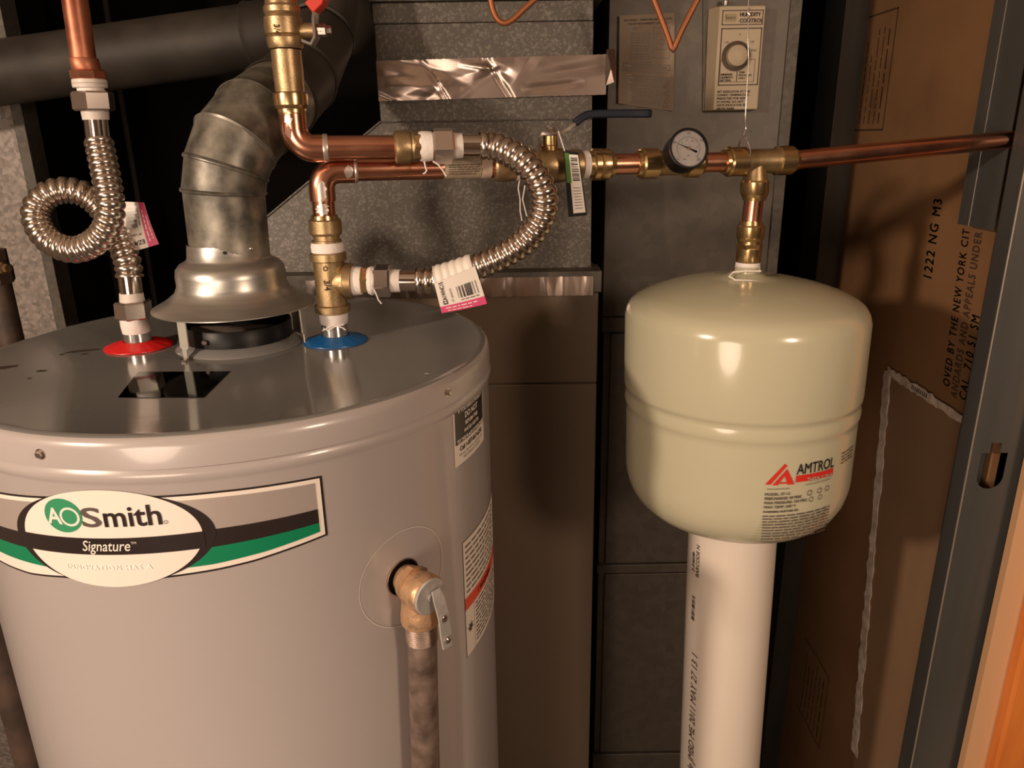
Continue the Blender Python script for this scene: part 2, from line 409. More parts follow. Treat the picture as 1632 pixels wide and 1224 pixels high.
# loose sheet with torn white edge
y0s = .975; yl = aX(1412, 640, XW).y; 
tl = aX(1416, 592, XW-.004); tr = aX(1530, 652, XW-.004); bl = aX(1362, 1200, XW-.004)
sheet = thing('drywall_offcut', 'loose brown board sheet with ragged torn white edges behind the tank, below the printing', 'drywall', (XW, tl.y, FL))
ybot = bl.y+(bl.y-tl.y)*(FL-bl.z)/(bl.z-tl.z)
ybot = max(ybot, 1.0)
part('board', MB().prism([(XW-.004, tl.y, tl.z), (XW-.004, .978, tl.z), (XW-.004, .978, FL), (XW-.004, ybot, FL)], (.0035, 0, 0)), mCard2, sheet)
def torn(p, q, wid, nseg, amp, side):
    m = MB(); vs = []
    for i in range(nseg+1):
        t = i/nseg; c = p.lerp(q, t); a = wid*(.35+amp*random.random()); b = wid*(.35+amp*random.random())
        for s_, k in ((-1, a), (1, b)): vs.append(c+side*s_*k)
    n = len(vs); vs2 = [v+V((-.0012-.001*random.random(), 0, 0)) for v in vs]
    fs = [(2*i, 2*i+1, 2*i+3, 2*i+2) for i in range(nseg)]
    m.add(vs+vs2, [tuple(j+n for j in f) for f in fs]+[(2*i, 2*i+2, 2*i+2+n, 2*i+n) for i in range(nseg)]+[(2*i+1, 2*i+3, 2*i+3+n, 2*i+1+n) for i in range(nseg)])
    return m
part('torn_edge', torn(V((XW-.0042, tl.y, tl.z)), V((XW-.0042, bl.y, bl.z)), .022, 60, .30, V((0, 1, 0))), mTorn, sheet, 'ragged white torn vertical edge')
part('torn_edge', torn(V((XW-.0042, tl.y, tl.z)), V((XW-.0042, .98, tl.z-.003)), .014, 30, .35, V((0, 0, 1))), mTorn, sheet, 'ragged white torn top edge')
bi = Ink(lambda u, v, h: V((XW-.0065-h, v, u)))
b0 = aX(1452, 617, XW-.006); b1 = aX(1478, 629, XW-.006)
n_ = 9
for i in range(n_):
    yy = b1.y+(b0.y-b1.y)*i/n_; bi.band(tl.z-.0035, tl.z+.0035, yy, yy+(b0.y-b1.y)/n_*.55, mGreyInk, .0003, n=1)
bi.put('barcode', sheet)
# painted wall edge and wood casing on the near right
xp0 = aY(1538, 1224, .92).x; xp1 = aY(1570, 1224, .92).x
structure('wall_right_2', MB().box((xp0-.003,.92,FL),(2.2,.9325,CE)), mPeach, base=(xp0,.92,FL)).name = 'wall_door'
single('door_casing', MB().prism([(xp1,.92,FL),(xp1,.905,FL),(xp1+.004,.9,FL),(xp1+.11,.9,FL),(xp1+.11,.92,FL)], (0,0,CE-FL)), mWood,
    'orange stained wooden door casing at the lower right edge', 'door casing', (xp1,.92,FL), bevel=.001)

# ================================================================== DUCTS AND FURNACE
fx1 = .1305; FT = -.190
fu = thing('furnace', 'taupe furnace cabinet with foil tape along its top, behind the water heater', 'furnace', (-.2,1.4,FL))
zs1 = aY(951, 610, 1.10).z
part('cabinet', MB().box((-.372,1.104,FL),(fx1-.001,1.72,FT-.002)), mFurn, fu)
part('panel', MB().box((-.372,1.10,zs1+.0012),(fx1,1.104,-.2225)), mFurn, fu, bevel=.0015)
part('panel', MB().box((-.372,1.10,FL+.08),(fx1,1.104,zs1-.0012)), mFurn, fu, bevel=.0015)
part('top_flange', MB().box((-.374,1.0975,-.2215),(fx1+.004,1.16,FT)), mGalvD, fu, 'dull galvanised ledge', bevel=.001)
def crumple(x0, x1, z0, z1, y, nx, nz, amp, skew=0, vertical=True, n=30, seed=1):
    random.seed(seed); m = MB(); vs = []; L = x1-x0; Hh = z1-z0
    cre = []
    for _ in range(n):
        cx, cz = random.uniform(x0, x1), random.uniform(z0, z1)
        an = random.gauss(math.pi/2, .25) if vertical else random.gauss(0, .35)
        cre.append((cx, cz, math.cos(an), math.sin(an), random.uniform(.004, .016), random.uniform(-1, 1), random.uniform(.02, .09)))
    for j in range(nz+1):
        for i in range(nx+1):
            x = x0+L*i/nx; t = j/nz; z = z0+Hh*t
            h = 0
            for cx, cz, ca, sa, wd, a, ln_ in cre:
                dx, dz = x-cx, z-cz; al = dx*ca+dz*sa; d = abs(-dx*sa+dz*ca)
                if d < wd: h += a*(1-d/wd)*max(0, 1-(al/ln_)**2)
            vs.append((x, y-.0012-amp*max(-1, min(1.6, h))*.8, z+skew*(x-x0)+(random.uniform(-.0004,.0004) if j in (0, nz) else 0)))
    w1 = nx+1
    m.add(vs, [(j*w1+i, j*w1+i+1, (j+1)*w1+i+1, (j+1)*w1+i) for j in range(nz) for i in range(nx)]); random.seed(seed+50); return m
part('foil_tape', crumple(-.3, fx1-.009, -.2255, -.197, 1.0965, 260, 10, .0011, n=110, seed=3), mFoil, fu, 'crumpled aluminium foil tape', angle=60)
for px in (916, 940): 
    q = aY(px, 421, 1.13); part('screw', MB().lathe((q.x, 1.13, FT), (0,0,1), [(0,.003),(.002,.003),(.003,.001)], 10), mNut, fu)
# supply plenum with sloped shoulder
PY = 1.15; k = PY/1.12
plm = thing('supply_plenum', 'galvanised spangled plenum rising from the furnace, with a strip of foil tape', 'duct', (-.1,1.4,FT))
xr = .1215; xl = -.183; zsh = .0212; xs, zsl = -.368, -.115
lower = MB()
pts = [(xs-.01,FT),(xr,FT),(xr,zsh),(xl,zsh),(xs-.002,zsl)]
fr = [V((x, 1.132 if z < zsh-.001 and z < -.15 else (1.14 if z < zsh-.001 else PY), z)) for x, z in pts]
bk = [V((x, 1.65, z)) for x, z in pts]
lower.add(fr+bk, [(0,1,2,3,4),(9,8,7,6,5)]+[(i,(i+1)%5,(i+1)%5+5,i+5) for i in range(5)])
part('transition', lower, mGalv, plm, angle=5)
part('duct_section', MB().box((xl,PY-.001,zsh),(xr,1.65,aY(700,37,PY).z)), mGalv, plm, bevel=.001)
z37 = aY(700,37,PY).z
part('duct_section', MB().box((xl-.001,PY-.004,z37),(xr-.001,1.65,z37+.026)), mGalv, plm, bevel=.001)
part('duct_section', MB().box((xl-.004,PY-.012,z37+.0265),(xr+.012,1.65,CE)), mGalv, plm, bevel=.001)
# seams of the hemmed edges
part('seam', MB().tube([(xl,PY-.0015,zsh),(xr,PY-.0015,zsh)], .0012, 8), mGalv, plm)
part('seam', MB().tube([(xl,PY-.001,zsh+.001),(xs,1.139,zsl),(xs-.01,1.132,FT)], .0016, 8), mGalv, plm)
zt0 = aY(700,96,PY-.002).z; zb0 = aY(700,160,PY-.002).z
tp = crumple(xl, .140, zb0, zt0, PY-.0055, 170, 30, .0032, skew=.012, vertical=False, n=22, seed=31)
part('foil_tape', tp, mFoil, plm, 'creased aluminium foil tape strip', angle=60)
fx = .1395; zc_ = (zt0+zb0)/2+.012
part('foil_flap', MB().add([(fx,PY-.0085,zb0+.016),(fx,PY-.0085,zt0+.010),(fx+.012,PY-.002,zt0+.011),(fx+.015,PY-.005,zc_),(fx+.011,PY-.012,zb0+.020),(fx+.006,PY-.014,zc_-.002)],
    [(0,5,1),(1,5,3,2),(0,4,5),(4,3,5)]), mFoil, plm, 'bent loose end of the foil tape', angle=5, recalc=False)
# dark return duct with papers
RY = 1.30
rt = thing('return_duct', 'dark grey sheet metal duct behind the pressure gauge and tank', 'duct', (.3,1.5,FL))
rx0, rx1 = .1615, .4560
zA = aY(965,505,RY).z; zB = aY(965,528,RY).z; zC_ = aY(965,897,RY).z; zD = aY(965,1198,RY).z
part('upper_casing', MB().box((rx0,RY,zA),(rx1,1.75,CE)), mRet, rt, bevel=.001)
part('joint_band', MB().box((rx0-.001,RY-.006,zB),(rx1+.002,1.75,zA-.001)), mRet, rt, bevel=.001)
part('lower_casing', MB().box((rx0+.004,RY+.004,FL),(rx1,1.75,zB-.001)), mRet, rt)
part('panel', MB().box((rx0+.016,RY-.001,zC_),(rx1-.01,RY+.004,zB-.004)), mRet, rt, bevel=.0015)
part('rail', MB().box((rx0,RY-.004,zC_-.022),(rx1+.002,RY+.004,zC_-.003)), mRet, rt, bevel=.0015)
part('panel', MB().box((rx0+.016,RY-.001,zD),(rx1-.01,RY+.004,zC_-.026)), mRet, rt, bevel=.0015)
part('rail', MB().box((rx0,RY-.004,zD-.05),(rx1+.002,RY+.004,zD-.004)), mRet, rt, bevel=.0015)
part('side_flange', MB().box((rx1-.012,RY-.004,zA),(rx1+.006,RY,CE)), mGalvD, rt, 'brighter bent edge strip', bevel=.001)
part('rod', MB().tube([aY(1124,-10,RY-.006), aY(1123,178,RY-.006)], .0010, 8), mGalvD, rt)
# left duct
ld = thing('wall_duct', 'pale spangled galvanised duct at the left edge beside the iron pipe', 'duct', (-1.1,1.55,FL))
part('casing', MB().box((-1.35,1.40,FL),(-.852,1.43,CE)), mGalvL, ld)
part('edge_flange', MB().box((-.857,1.385,FL),(-.838,1.43,CE)), mGalvD, ld, 'dull folded edge', bevel=.001)

# large dark flue pipe across the top left
bp0 = V((-1.5,1.27,.024)); bp1 = V((-.20,1.27,.172))
fp = thing('flue_pipe', 'large dark flue pipe crossing the upper left corner', 'pipe', (-.8,1.27,.03))
sj = bp0.lerp(bp1, .86)
part('pipe_section', MB().btw(bp0, sj, [(0,.047),(1,.047)], 48), mDark, fp)
part('pipe_section', MB().btw(sj-(bp1-bp0)*.01, bp1, [(0,.049),(.02,.051),(.06,.049),(.8,.049),(.93,.042),(1,.03)], 48), mDark, fp)
# vague hanging straps in the dark behind
for i, (px, top, bot) in enumerate(((95, -40, 480), (160, -40, 500))):
    a = aY(px, top, 1.8); b = aY(px+50, bot, 1.8)
    single('hanger_strap', MB().box((a.x-.005, 1.8, b.z), (a.x+.005, 1.806, a.z)), mDark, ('left' if i == 0 else 'right')+' one of two dim dark straps behind the coiled hose', 'strap', (a.x,1.8,b.z), group='straps in the dark recess')

# vent connector with elbow
VC = (-.2835,.768)
vp = thing('vent_pipe', 'weathered galvanised vent pipe with segmented elbow above the draft hood', 'pipe', (VC[0],VC[1],-.113))
path = [V((VC[0],VC[1],-.118)), V((VC[0]+.002,VC[1],-.048)), aY(361,268,.769), aY(374,230,.776), aY(402,194,.80), aY(442,162,.86), aY(478,128,.95), aY(510,60,1.05), aY(520,-40,1.08)]
R0 = .0385
for i in range(len(path)-1):
    T = [(path[min(j+1,len(path)-1)]-path[max(j-1,0)]).normalized() for j in (i, i+1)]
    m = MB(); seg = path[i+1]-path[i]; d = seg.normalized(); u = V((0,1,0)); u = (u-d*u.dot(d)).normalized(); w_ = d.cross(u); n = 48; vs = []; tt = [0,.04,.08,.5,.9,1] 
    for t in tt:
        nn = T[0].lerp(T[1], t).normalized(); c = path[i].lerp(path[i+1], t); r = R0+i*.0006+(.0016 if t in (.04,) else 0)
        for kk in range(n):
            a = 2*math.pi*kk/n; p = u*math.cos(a)*r+w_*math.sin(a)*r; p = p-d*(p.dot(nn)/d.dot(nn)); vs.append(c+p)
    m.add(vs, [(a*n+b, a*n+(b+1)%n, (a+1)*n+(b+1)%n, (a+1)*n+b) for a in range(len(tt)-1) for b in range(n)])
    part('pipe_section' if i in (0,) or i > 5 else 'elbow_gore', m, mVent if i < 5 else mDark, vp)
    if i in (1,2,3): part('bead', MB().tube([path[i]+((u*math.cos(2*math.pi*q/40)+w_*math.sin(2*math.pi*q/40))-T[0]*((u*math.cos(2*math.pi*q/40)+w_*math.sin(2*math.pi*q/40)).dot(T[0])))*1.0*(R0+.0012) for q in range(41)], .0017, 8, caps=False), mVent, vp)
for px, py, lab, mm in ((414,399,None,mNut),(359,404,'dark empty screw hole',mBlack)):
    q = aY(px, py, VC[1]-.034); nn = V((q.x-VC[0], q.y-VC[1], 0)).normalized(); q = V((VC[0],VC[1],q.z))+nn*R0
    part('screw' if not lab else 'screw_hole', MB().lathe(q-nn*.0008, nn, [(0,.0026),(.0022 if not lab else .001,.0026),(.003 if not lab else .0012,.001)], 6 if not lab else 12), mm, vp, lab)
# draft hood
HC = (-.285,.768)
dh = thing('draft_hood', 'shiny aluminium bell-shaped draft hood standing on legs over the flue collar', 'draft hood', (HC[0],HC[1],-.203))
prof = [(.0385,-.098),(.0402,-.112),(.0425,-.1145),(.0485,-.1175),(.0525,-.1225),(.0535,-.129),(.0535,-.1385),(.0565,-.1455),(.063,-.151),(.071,-.156),(.0806,-.161)]
m = MB(); m.lathe((HC[0],HC[1],0),(0,0,1),[(z,r) for r,z in prof]+[(-.1620,.0806)]+[(z-.0012,r-.001) for r,z in prof[::-1]], 64, caps=False)
part('bell', m, mAlum, dh, angle=60)
for px, py, ty in ((297,573,0),(487,546,0)):
    f = aZ(px, py, -.203); dirn = V((f.x-HC[0], f.y-HC[1], 0)).normalized(); tdir = V((-dirn.y, dirn.x, 0))
    rf = min(V((f.x-HC[0], f.y-HC[1], 0)).length, .0775)
    foot = V((HC[0],HC[1],-.203))+dirn*rf; top = foot+V((0,0,.0425))-dirn*.001
    part('leg', MB().strip([foot, foot+V((0,0,.010)), foot.lerp(top,.28), top], tdir, [.003,.0032,.0060,.0060], .0006), mAlumL, dh)
    part('leg_screw', MB().lathe(foot+dirn*.005+tdir*.004, V((0,0,1)), [(0,.004),(.002,.004),(.003,.0015)], 6), mNut, dh)
f = V((HC[0]+.045, HC[1]+.055, -.203)); part('leg', MB().strip([f, f+V((0,0,.042))], (.8,-.6,0), .006, .0006), mAlum, dh)

# ================================================================== WATER HEATER
C = (-.2815,.7605); R = .2562
wh = thing('water_heater', 'tall grey cylindrical water heater with a green, black and silver nameplate band', 'water heater', (C[0],C[1],FL))
jk = MB().lathe((C[0],C[1],0),(0,0,1),[(FL,.250),(FL+.02,R),(-.50,R),(-.2415,R),(-.2385,.2572),(-.2345,.2592),(-.2310,.2585),(-.2280,.2568)], 160)
part('jacket', jk, mHeat, wh, angle=50)
tp = MB().lathe((C[0],C[1],0),(0,0,1),[(-.2276,.2560),(-.2272,.2585),(-.2120,.2580),(-.2070,.2570),(-.2035,.2540),(-.2022,.2500),(-.2026,.2465),(-.2032,.2440),(-.2032,.15),(-.2032,.0)], 160, caps=False)
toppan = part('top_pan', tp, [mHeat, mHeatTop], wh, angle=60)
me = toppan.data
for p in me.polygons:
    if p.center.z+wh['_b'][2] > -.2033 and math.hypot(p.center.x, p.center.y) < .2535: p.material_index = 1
H = cylmap(C, R)
for ang, z in ((-14.7,-.2167),(60.2,-.2154)):
    a = math.radians(ang); n = V((math.sin(a),-math.cos(a),0)); q = V((C[0],C[1],z))+n*.2578
    part('screw', MB().lathe(q, n, [(0,.0042),(.0008,.0042)], 20).lathe(q, n, [(.0008,.0029),(.003,.0029),(.0036,.002)], 6), mNut, wh)
# nameplate: s = arc length, z = height
lb = Ink(H)
def interp(tab):
    def f(s):
        if s <= tab[0][0]: return tab[0][1]+(s-tab[0][0])*(tab[1][1]-tab[0][1])/(tab[1][0]-tab[0][0])
        for (a, b), (c, d) in zip(tab, tab[1:]):
            if s <= c: return b+(d-b)*(s-a)/(c-a)
        return tab[-1][1]
    return f
topz = interp([(-.125,-.2580),(-.08,-.2535),(-.06,-.2517),(-.02,-.2498),(.015,-.2490),(.062,-.2491),(.107,-.2502),(.137,-.2513)])
botz = interp([(-.155,-.3290),(-.109,-.3278),(-.074,-.3235),(-.03,-.3205),(.01,-.3190),(.053,-.3157),(.08,-.3128),(.101,-.3094),(.1375,-.3038)])
btop = interp([(-.14,-.2905),(-.02,-.2840),(.05,-.2800),(.131,-.2787)]); bbot = interp([(-.14,-.3035),(-.02,-.2985),(.05,-.2950),(.131,-.2908)]); gbot = interp([(-.14,-.3170),(-.06,-.3150),(.05,-.3098),(.09,-.3053),(.131,-.2988)])
L0, L1_ = -.180, .1372
lb.band(L0, L1_, botz, topz, mBlackL, .0003, n=70)
lb.band(L0+.002, L1_-.0020, lambda s: botz(s)+.0018, lambda s: topz(s)-.0016, mWhiteL, .0005, n=70)
a0, a1 = L0+.006, L1_-.0060
lb.band(a0, a1, btop, lambda s: topz(s)-.0050, mSilverL, .0007, n=70)
lb.band(a0, a1, bbot, btop, mBlackL, .0009, n=70)
lb.band(a0, a1, gbot, bbot, mGreenL, .0008, n=70)
ec, ez, erx, ery = -.0280, -.2850, .0735, .0412
K = .045
def tilt(vs): return [(x, y+K*(x-ec)) for x, y in vs]
for sx in (-1, 1):    # tapering black swooshes beside the oval
    vs = []; n = 36
    for i in range(n+1):
        a = math.radians(-62+124*i/n); q = math.cos(a*90/62); th = .0095*max(0, q)**.9
        vs += [(ec+sx*(erx*math.cos(a)-.0005), ez+ery*math.sin(a)), (ec+sx*(erx*math.cos(a)+th), ez+ery*math.sin(a))]
    lb.raw(tilt(vs), [(2*i, 2*i+1, 2*i+3, 2*i+2) for i in range(n)], mBlackL, .0011)
vs = []
for i in range(61):
    a = math.pi*i/60; x = ec-erx*math.cos(a); d = ery*math.sin(a); vs += [(x, ez-d), (x, ez+d)]
lb.raw(tilt(vs), [(2*i, 2*i+2, 2*i+3, 2*i+1) for i in range(60)], mWhiteL, .0012)
vs = []
for i in range(31):
    x = ec-erx-.001+(2*erx+.002)*i/30; vs += [(x, -.2980), (x, -.2838)]
lb.raw(tilt(vs), [(2*i, 2*i+2, 2*i+3, 2*i+1) for i in range(30)], mBlackL, .0014)
name = lb.put('nameplate', wh, 'wide nameplate band with a white oval logo')
tx = Ink(H)
def fit(g, t, x0, x1, y0, hgt, m, h=.0018, bold=.02, shear=0, space=1, k=K, ref=None):
    vs, fs = text_geo(t, 1, bold=bold, shear=shear, space=space); xa = min(v[0] for v in vs); xb = max(v[0] for v in vs); yb = max(v[1] for v in vs)
    kx = (x1-x0)/(xb-xa); ky = hgt/yb
    g.raw([(x0+(a-xa)*kx, y0+b*ky+k*(x0+(a-xa)*kx-ec)) for a, b in vs], fs, m, h)
vs = []
for i in range(41):
    a = math.pi*i/40; x = -.0588-.0165*math.cos(a); d = .0142*math.sin(a); vs += [(x, -.2653-d), (x, -.2653+d)]
tx.raw(tilt(vs), [(2*i, 2*i+2, 2*i+3, 2*i+1) for i in range(40)], mGreenL2, .0016)
fit(tx, 'A', -.0735, -.0600, -.2722, .0132, mWhiteL, bold=.025)
vs = []
for i in range(49):
    a = 2*math.pi*i/48
    for r in (.0066, .0086): vs.append((-.0528+r*math.cos(a), -.2660+r*.92*math.sin(a)))
tx.raw(tilt(vs), [(2*i, 2*i+1, 2*i+3, 2*i+2) for i in range(48)], mWhiteL, .0018)
fit(tx, 'S', -.0430, -.0270, -.2738, .0160, mGreyInk, bold=.014)
fit(tx, 'mith', -.0250, .0185, -.2738, .0168, mBlackL, bold=.014)
vs = [(.0210+r*math.cos(2*math.pi*i/20), -.2725+r*math.sin(2*math.pi*i/20)) for i in range(21) for r in (.0011,.0015)]
tx.raw(tilt(vs), [(2*i, 2*i+1, 2*i+3, 2*i+2) for i in range(20)], mGreyInk, .0018)
fit(tx, 'Signature', -.0475, -.0085, -.2945, .0088, mWhiteL, shear=.3, bold=.005)
fit(tx, 'TM', -.0075, -.0035, -.2890, .0020, mWhiteL, bold=.02)
fit(tx, 'INNOVATION HAS A', -.0650, .0050, -.3110, .0042, mWarmW, bold=.012, space=1.25)
tx.put('lettering', name)
# DO NOT sticker
st = Ink(H); s0, s1, zt, zb = .2790,.3530,-.2345,-.2935
st.band(s0, s1, zb, zt, mWhiteL, .0003); st.band(s0+.0025, s1-.0025, zb+.021, zt-.0025, mBlackL, .0005)
sk = st.put('sticker', wh, 'black and white sticker reading DO NOT return this water heater')
st = Ink(H); mid = (s0+s1)/2
for i, (t, sz) in enumerate((('IF YOU HAVE A PROBLEM', .0050),('DO NOT', .0078),('RETURN THIS', .0050),('WATER HEATER', .0050),('TO THE PLACE OF PURCHASE', .0048))):
    st.text(mid, zt-.0078-i*.0070-(.001 if i else 0), t, sz, mWhiteL, .0008, align='CENTER', bold=.0002)
st.text(mid, zb+.0135, 'Call 1-877-817-6750', .0066, mBlackL, .0008, align='CENTER', bold=.0002)
st.text(mid, zb+.0085, 'FOR ALL TECHNICAL, WARRANTY OR', .0033, mGreyInk, .0008, align='CENTER'); st.text(mid, zb+.0042, 'PERFORMANCE CONCERNS', .0033, mGreyInk, .0008, align='CENTER')
st.put('lettering', sk)
# warning label
wl = Ink(H); s0, s1, zt, zb = .2870,.4300,-.3770,-.5100
wl.band(s0-.0006, s1+.0006, zb-.0006, zt+.0006, mBlackL, .0003); wl.band(s0, s1, zb, zt, mWhiteL, .0004)
wl.band(s0, s1, -.4545, -.4405, mOrL, .0006); wl.band(s0+.019, s0+.0194, zb, -.4545, mBlackL, .0006, n=1)
wo = wl.put('sticker', wh, 'white warning label with an orange stripe')
wl = Ink(H)
for i in range(9):
    wl.text(s0+.004, zt-.0070-i*.0064, '- '+' ', .003, mGreyInk)
    wl.words(s0+.004, s0+.100, zt-.0075-i*.0064, .0034, mGreyInk, .0008)
wl.text(s0+.030, -.4510, '! WARNING', .0085, mBlackL, .0008, bold=.0003)
wl.para(s0+.023, s0+.105, -.4570, 10, .0049, .0030, mGreyInk, .0008)
cxs, czs = s0+.0095, -.4800
pts = []
for i in range(18):
    a = 2*math.pi*i/18; r = (.0075 if i % 2 == 0 else .0032)*(1.0 if math.sin(a) > -.3 else .55); pts.append((cxs+r*math.cos(a), czs+r*math.sin(a)*1.2))
wl.raw([(cxs, czs)]+pts, [(0, 1+i, 1+(i+1)%18) for i in range(18)], mBlackL, .0008)
wl.put('lettering', wo)
# relief valve opening with clear cover disc
so, zo = .2030, -.3700
cv = Ink(H); cv.ring(so+.002, zo-.001, .0462, .0470, mPlas, .0006, n=80); cv.ring(so, zo, .0, .0168, mFlat, .0005); cv.ring(so, zo, .0168, .0178, mNut, .0008)
cv.put('cover_disc', wh, 'faint round outline around the valve opening')
# top decal and chips
dec = Ink(planemap((0,0,-.2031),(1,0,0),(0,1,0)))
dec.poly([(-.3295,.5957),(-.2563,.5921),(-.2602,.666),(-.3468,.6688)], mFoilD, .0004); dec.put('foil_decal', wh, 'dark mirror foil decal')
random.seed(5)
for cx, cy, rx, ry, an in ((-.440,.747,.017,.0035,.35),(-.484,.692,.010,.006,.5),(-.4545,.735,.003,.002,0),(-.432,.735,.0045,.0022,.2),(-.442,.678,.005,.0025,.1),(-.4395,.655,.0022,.0014,0),(-.30,.69,.002,.001,0)):
    pts = [(cx+rx*math.cos(a)*math.cos(an)*q-ry*math.sin(a)*math.sin(an)*q, cy+rx*math.cos(a)*math.sin(an)*q+ry*math.sin(a)*math.cos(an)*q) for a, q in [(2*math.pi*i/14, random.uniform(.7,1.15)) for i in range(14)]]
    d = Ink(planemap((0,0,-.2031),(1,0,0),(0,1,0))); d.poly(pts, mChip, .0003); d.put('paint_chip', wh, 'dark rusty spot')
d = Ink(planemap((0,0,-.2031),(1,0,0),(0,1,0))); d.ell(-.0768,.6484,.0022,.0016, mPlas, .0003); d.put('paint_chip', wh, 'small white fleck')
# flue collar
cl = MB().lathe((HC[0],HC[1],0),(0,0,1),[(-.203,.0640),(-.2015,.0632),(-.1965,.0560),(-.1955,.0535)],64,caps=False)
part('flue_flange', cl, mHeatTop, wh)
part('flue_collar', MB().lathe((HC[0],HC[1],0),(0,0,1),[(-.1965,.0535),(-.1790,.0535),(-.1783,.0528),(-.1790,.0515),(-.199,.0515)],64,caps=False), mBlack, wh, 'black flue collar ring', angle=60)
part('baffle', MB().box((HC[0]-.05,HC[1]-.002,-.20),(HC[0]+.05,HC[1]+.002,-.184)), mRust, wh)
part('flue_opening', MB().lathe((HC[0],HC[1],-.2025),(0,0,1),[(0,.0514),(.0008,.0514)],48), mFlat, wh)
part('collar_screw', MB().lathe(aY(327,545,HC[1]-.0520), (0,-1,0), [(0,.0028),(.003,.0028),(.004,.0015)], 6), mNut, wh)
# nipples and colour rings
HX, HY = -.389, .762; BX, BY = -.1855, .7715
for x, y, mm, lab, ztop, tag in ((HX,HY,mRed,'red plastic ring',-.176,'hot'),(BX,BY,mBlue,'blue plastic ring',-.172,'cold')):
    nip = part('nipple', MB().lathe((x,y,-.203),(0,0,1),[(0,.0133),(ztop+.203+.004,.0133)],32), mSteel, wh, tag+' side zinc nipple')
    m = MB(); n = 48; vs = []
    for r, z, j in ((.0140,-.1985,0),(.0145,-.1965,0),(.022,-.1985,1),(.030,-.2005,1),(.0335,-.2020,1),(.0337,-.2028,0)):
        for kk in range(n): a = 2*math.pi*kk/n; vs.append((x+r*math.cos(a), y+r*math.sin(a), z+(.0005*math.sin(a*16) if j else 0)))
    m.add(vs, [(i*n+q, i*n+(q+1)%n, (i+1)*n+(q+1)%n, (i+1)*n+q) for i in range(5) for q in range(n)])
    part('port_ring', m, mm, nip, lab)

# ================================================================== RELIEF VALVE AND DRAIN
a = so/R; n = V((math.sin(a),-math.cos(a),0)); P0 = V((C[0],C[1],zo))+n*R; tg = V((n.y,-n.x,0)); Z = V((0,0,1))
rv = thing('relief_valve', 'flaky bronze relief valve with grey cap sticking out of the water heater side', 'valve', P0+n*.03)
part('inlet', MB().lathe(P0+n*.0015, n, [(0,.0125),(.006,.0140),(.012,.0140)], 32), mBrassW, rv)
ZV = V((0,0,-.003))
part('body', MB().lathe(P0+n*.006+ZV, n, [(0,.0140),(.004,.0152),(.012,.0165),(.022,.0178),(.028,.0180),(.030,.0170)], 40), mBrassW, rv)
part('hex_band', MB().lathe(P0+n*.010, n, [(0,.0165),(.007,.0172)], 6), mBrassW, rv)
OX = P0+n*.0215+V((0,0,.002))
part('outlet', MB().lathe(OX+Z*.002, -Z, [(0,.0150),(.020,.0160),(.029,.0172),(.037,.0175),(.039,.0168)], 40), mBrassW, rv)
part('cap', MB().lathe(P0+n*.036+ZV, n, [(0,.0166),(.001,.0168),(.0022,.0155),(.0024,.004),(.004,.004)], 40), mCap, rv, 'grey stamped metal cap disc')
lv = P0+n*.037-Z*.002+V((.004,0,0))
lvside = (tg if tg.dot(V((1,0,0))) > 0 else -tg)
part('lever', MB().strip([lv+n*.001+Z*.006, lv+n*.005-Z*.002, lv+n*.010-Z*.016, lv+n*.012-Z*.034, lv+n*.013-Z*.046], tg, [.004,.0055,.0055,.0055,.0045], .0009), mCap, rv, 'bright metal test lever')
part('lever_rivet', MB().lathe(lv+n*.009-Z*.018, n, [(0,.0035),(.003,.0035),(.004,.002)], 16), mNut, rv)
part('lever_rivet', MB().lathe(lv+n*.012-Z*.038, n, [(0,.0032),(.003,.0032),(.004,.002)], 16), mNut, rv)
dp = thing('drain_pipe', 'scuffed dark iron pipe running down from the bronze relief valve', 'pipe', V((OX.x,OX.y,FL+.12)))
top = OX-Z*.036; bot = V((top.x-.028, top.y-.024, FL+.12))
part('pipe', MB().btw(top-Z*.02, bot, [(0,.0133),(1,.0133)], 32), mBlackPipe, dp)
thr = [(0,.0135)]+[(i/24, .0135+(.0007 if i % 2 else 0)) for i in range(1,24)]+[(1,.0135)]
part('threads', MB().btw(top+Z*.002, top-Z*.021, thr, 32), mBlackPipe, dp, 'paler cut threads', angle=60)

# ================================================================== HOT SIDE (left)
hp = lambda py: V((HX, HY, aY(150, py, HY).z))
t0 = aY(133, 95, HY); t1 = aY(113, -45, HY)
hc = thing('copper_pipe', 'dark copper riser with fitting coming down at the upper left', 'pipe', t0)
part('pipe', MB().btw(t0, t1, [(0,.0111),(1,.0111)], 32), mCopperOld, hc)
ah = lambda px, py: aY(px, py, HY)
part('sleeve', MB().btw(ah(133,93), ah(139,115), [(0,.0122),(.05,.0126),(.9,.0126),(1,.0118)], 32), mCopperOld, hc)
part('hex_end', MB().btw(ah(139,112), ah(142,127), [(0,.0145),(.12,.0160),(.9,.0160),(1,.015)], 8), mCopper, hc, 'bright copper hex end')
part('gasket', MB().btw(ah(142,127), ah(144,140), [(0,.0148),(.45,.0152),(.5,.0144),(.55,.0152),(1,.0148)], 32), mPlas, hc, 'white washer')
part('thread_tape', MB().btw(ah(144,139), ah(146,148), [(0,.0118),(1,.0118)], 24), mTape, hc)

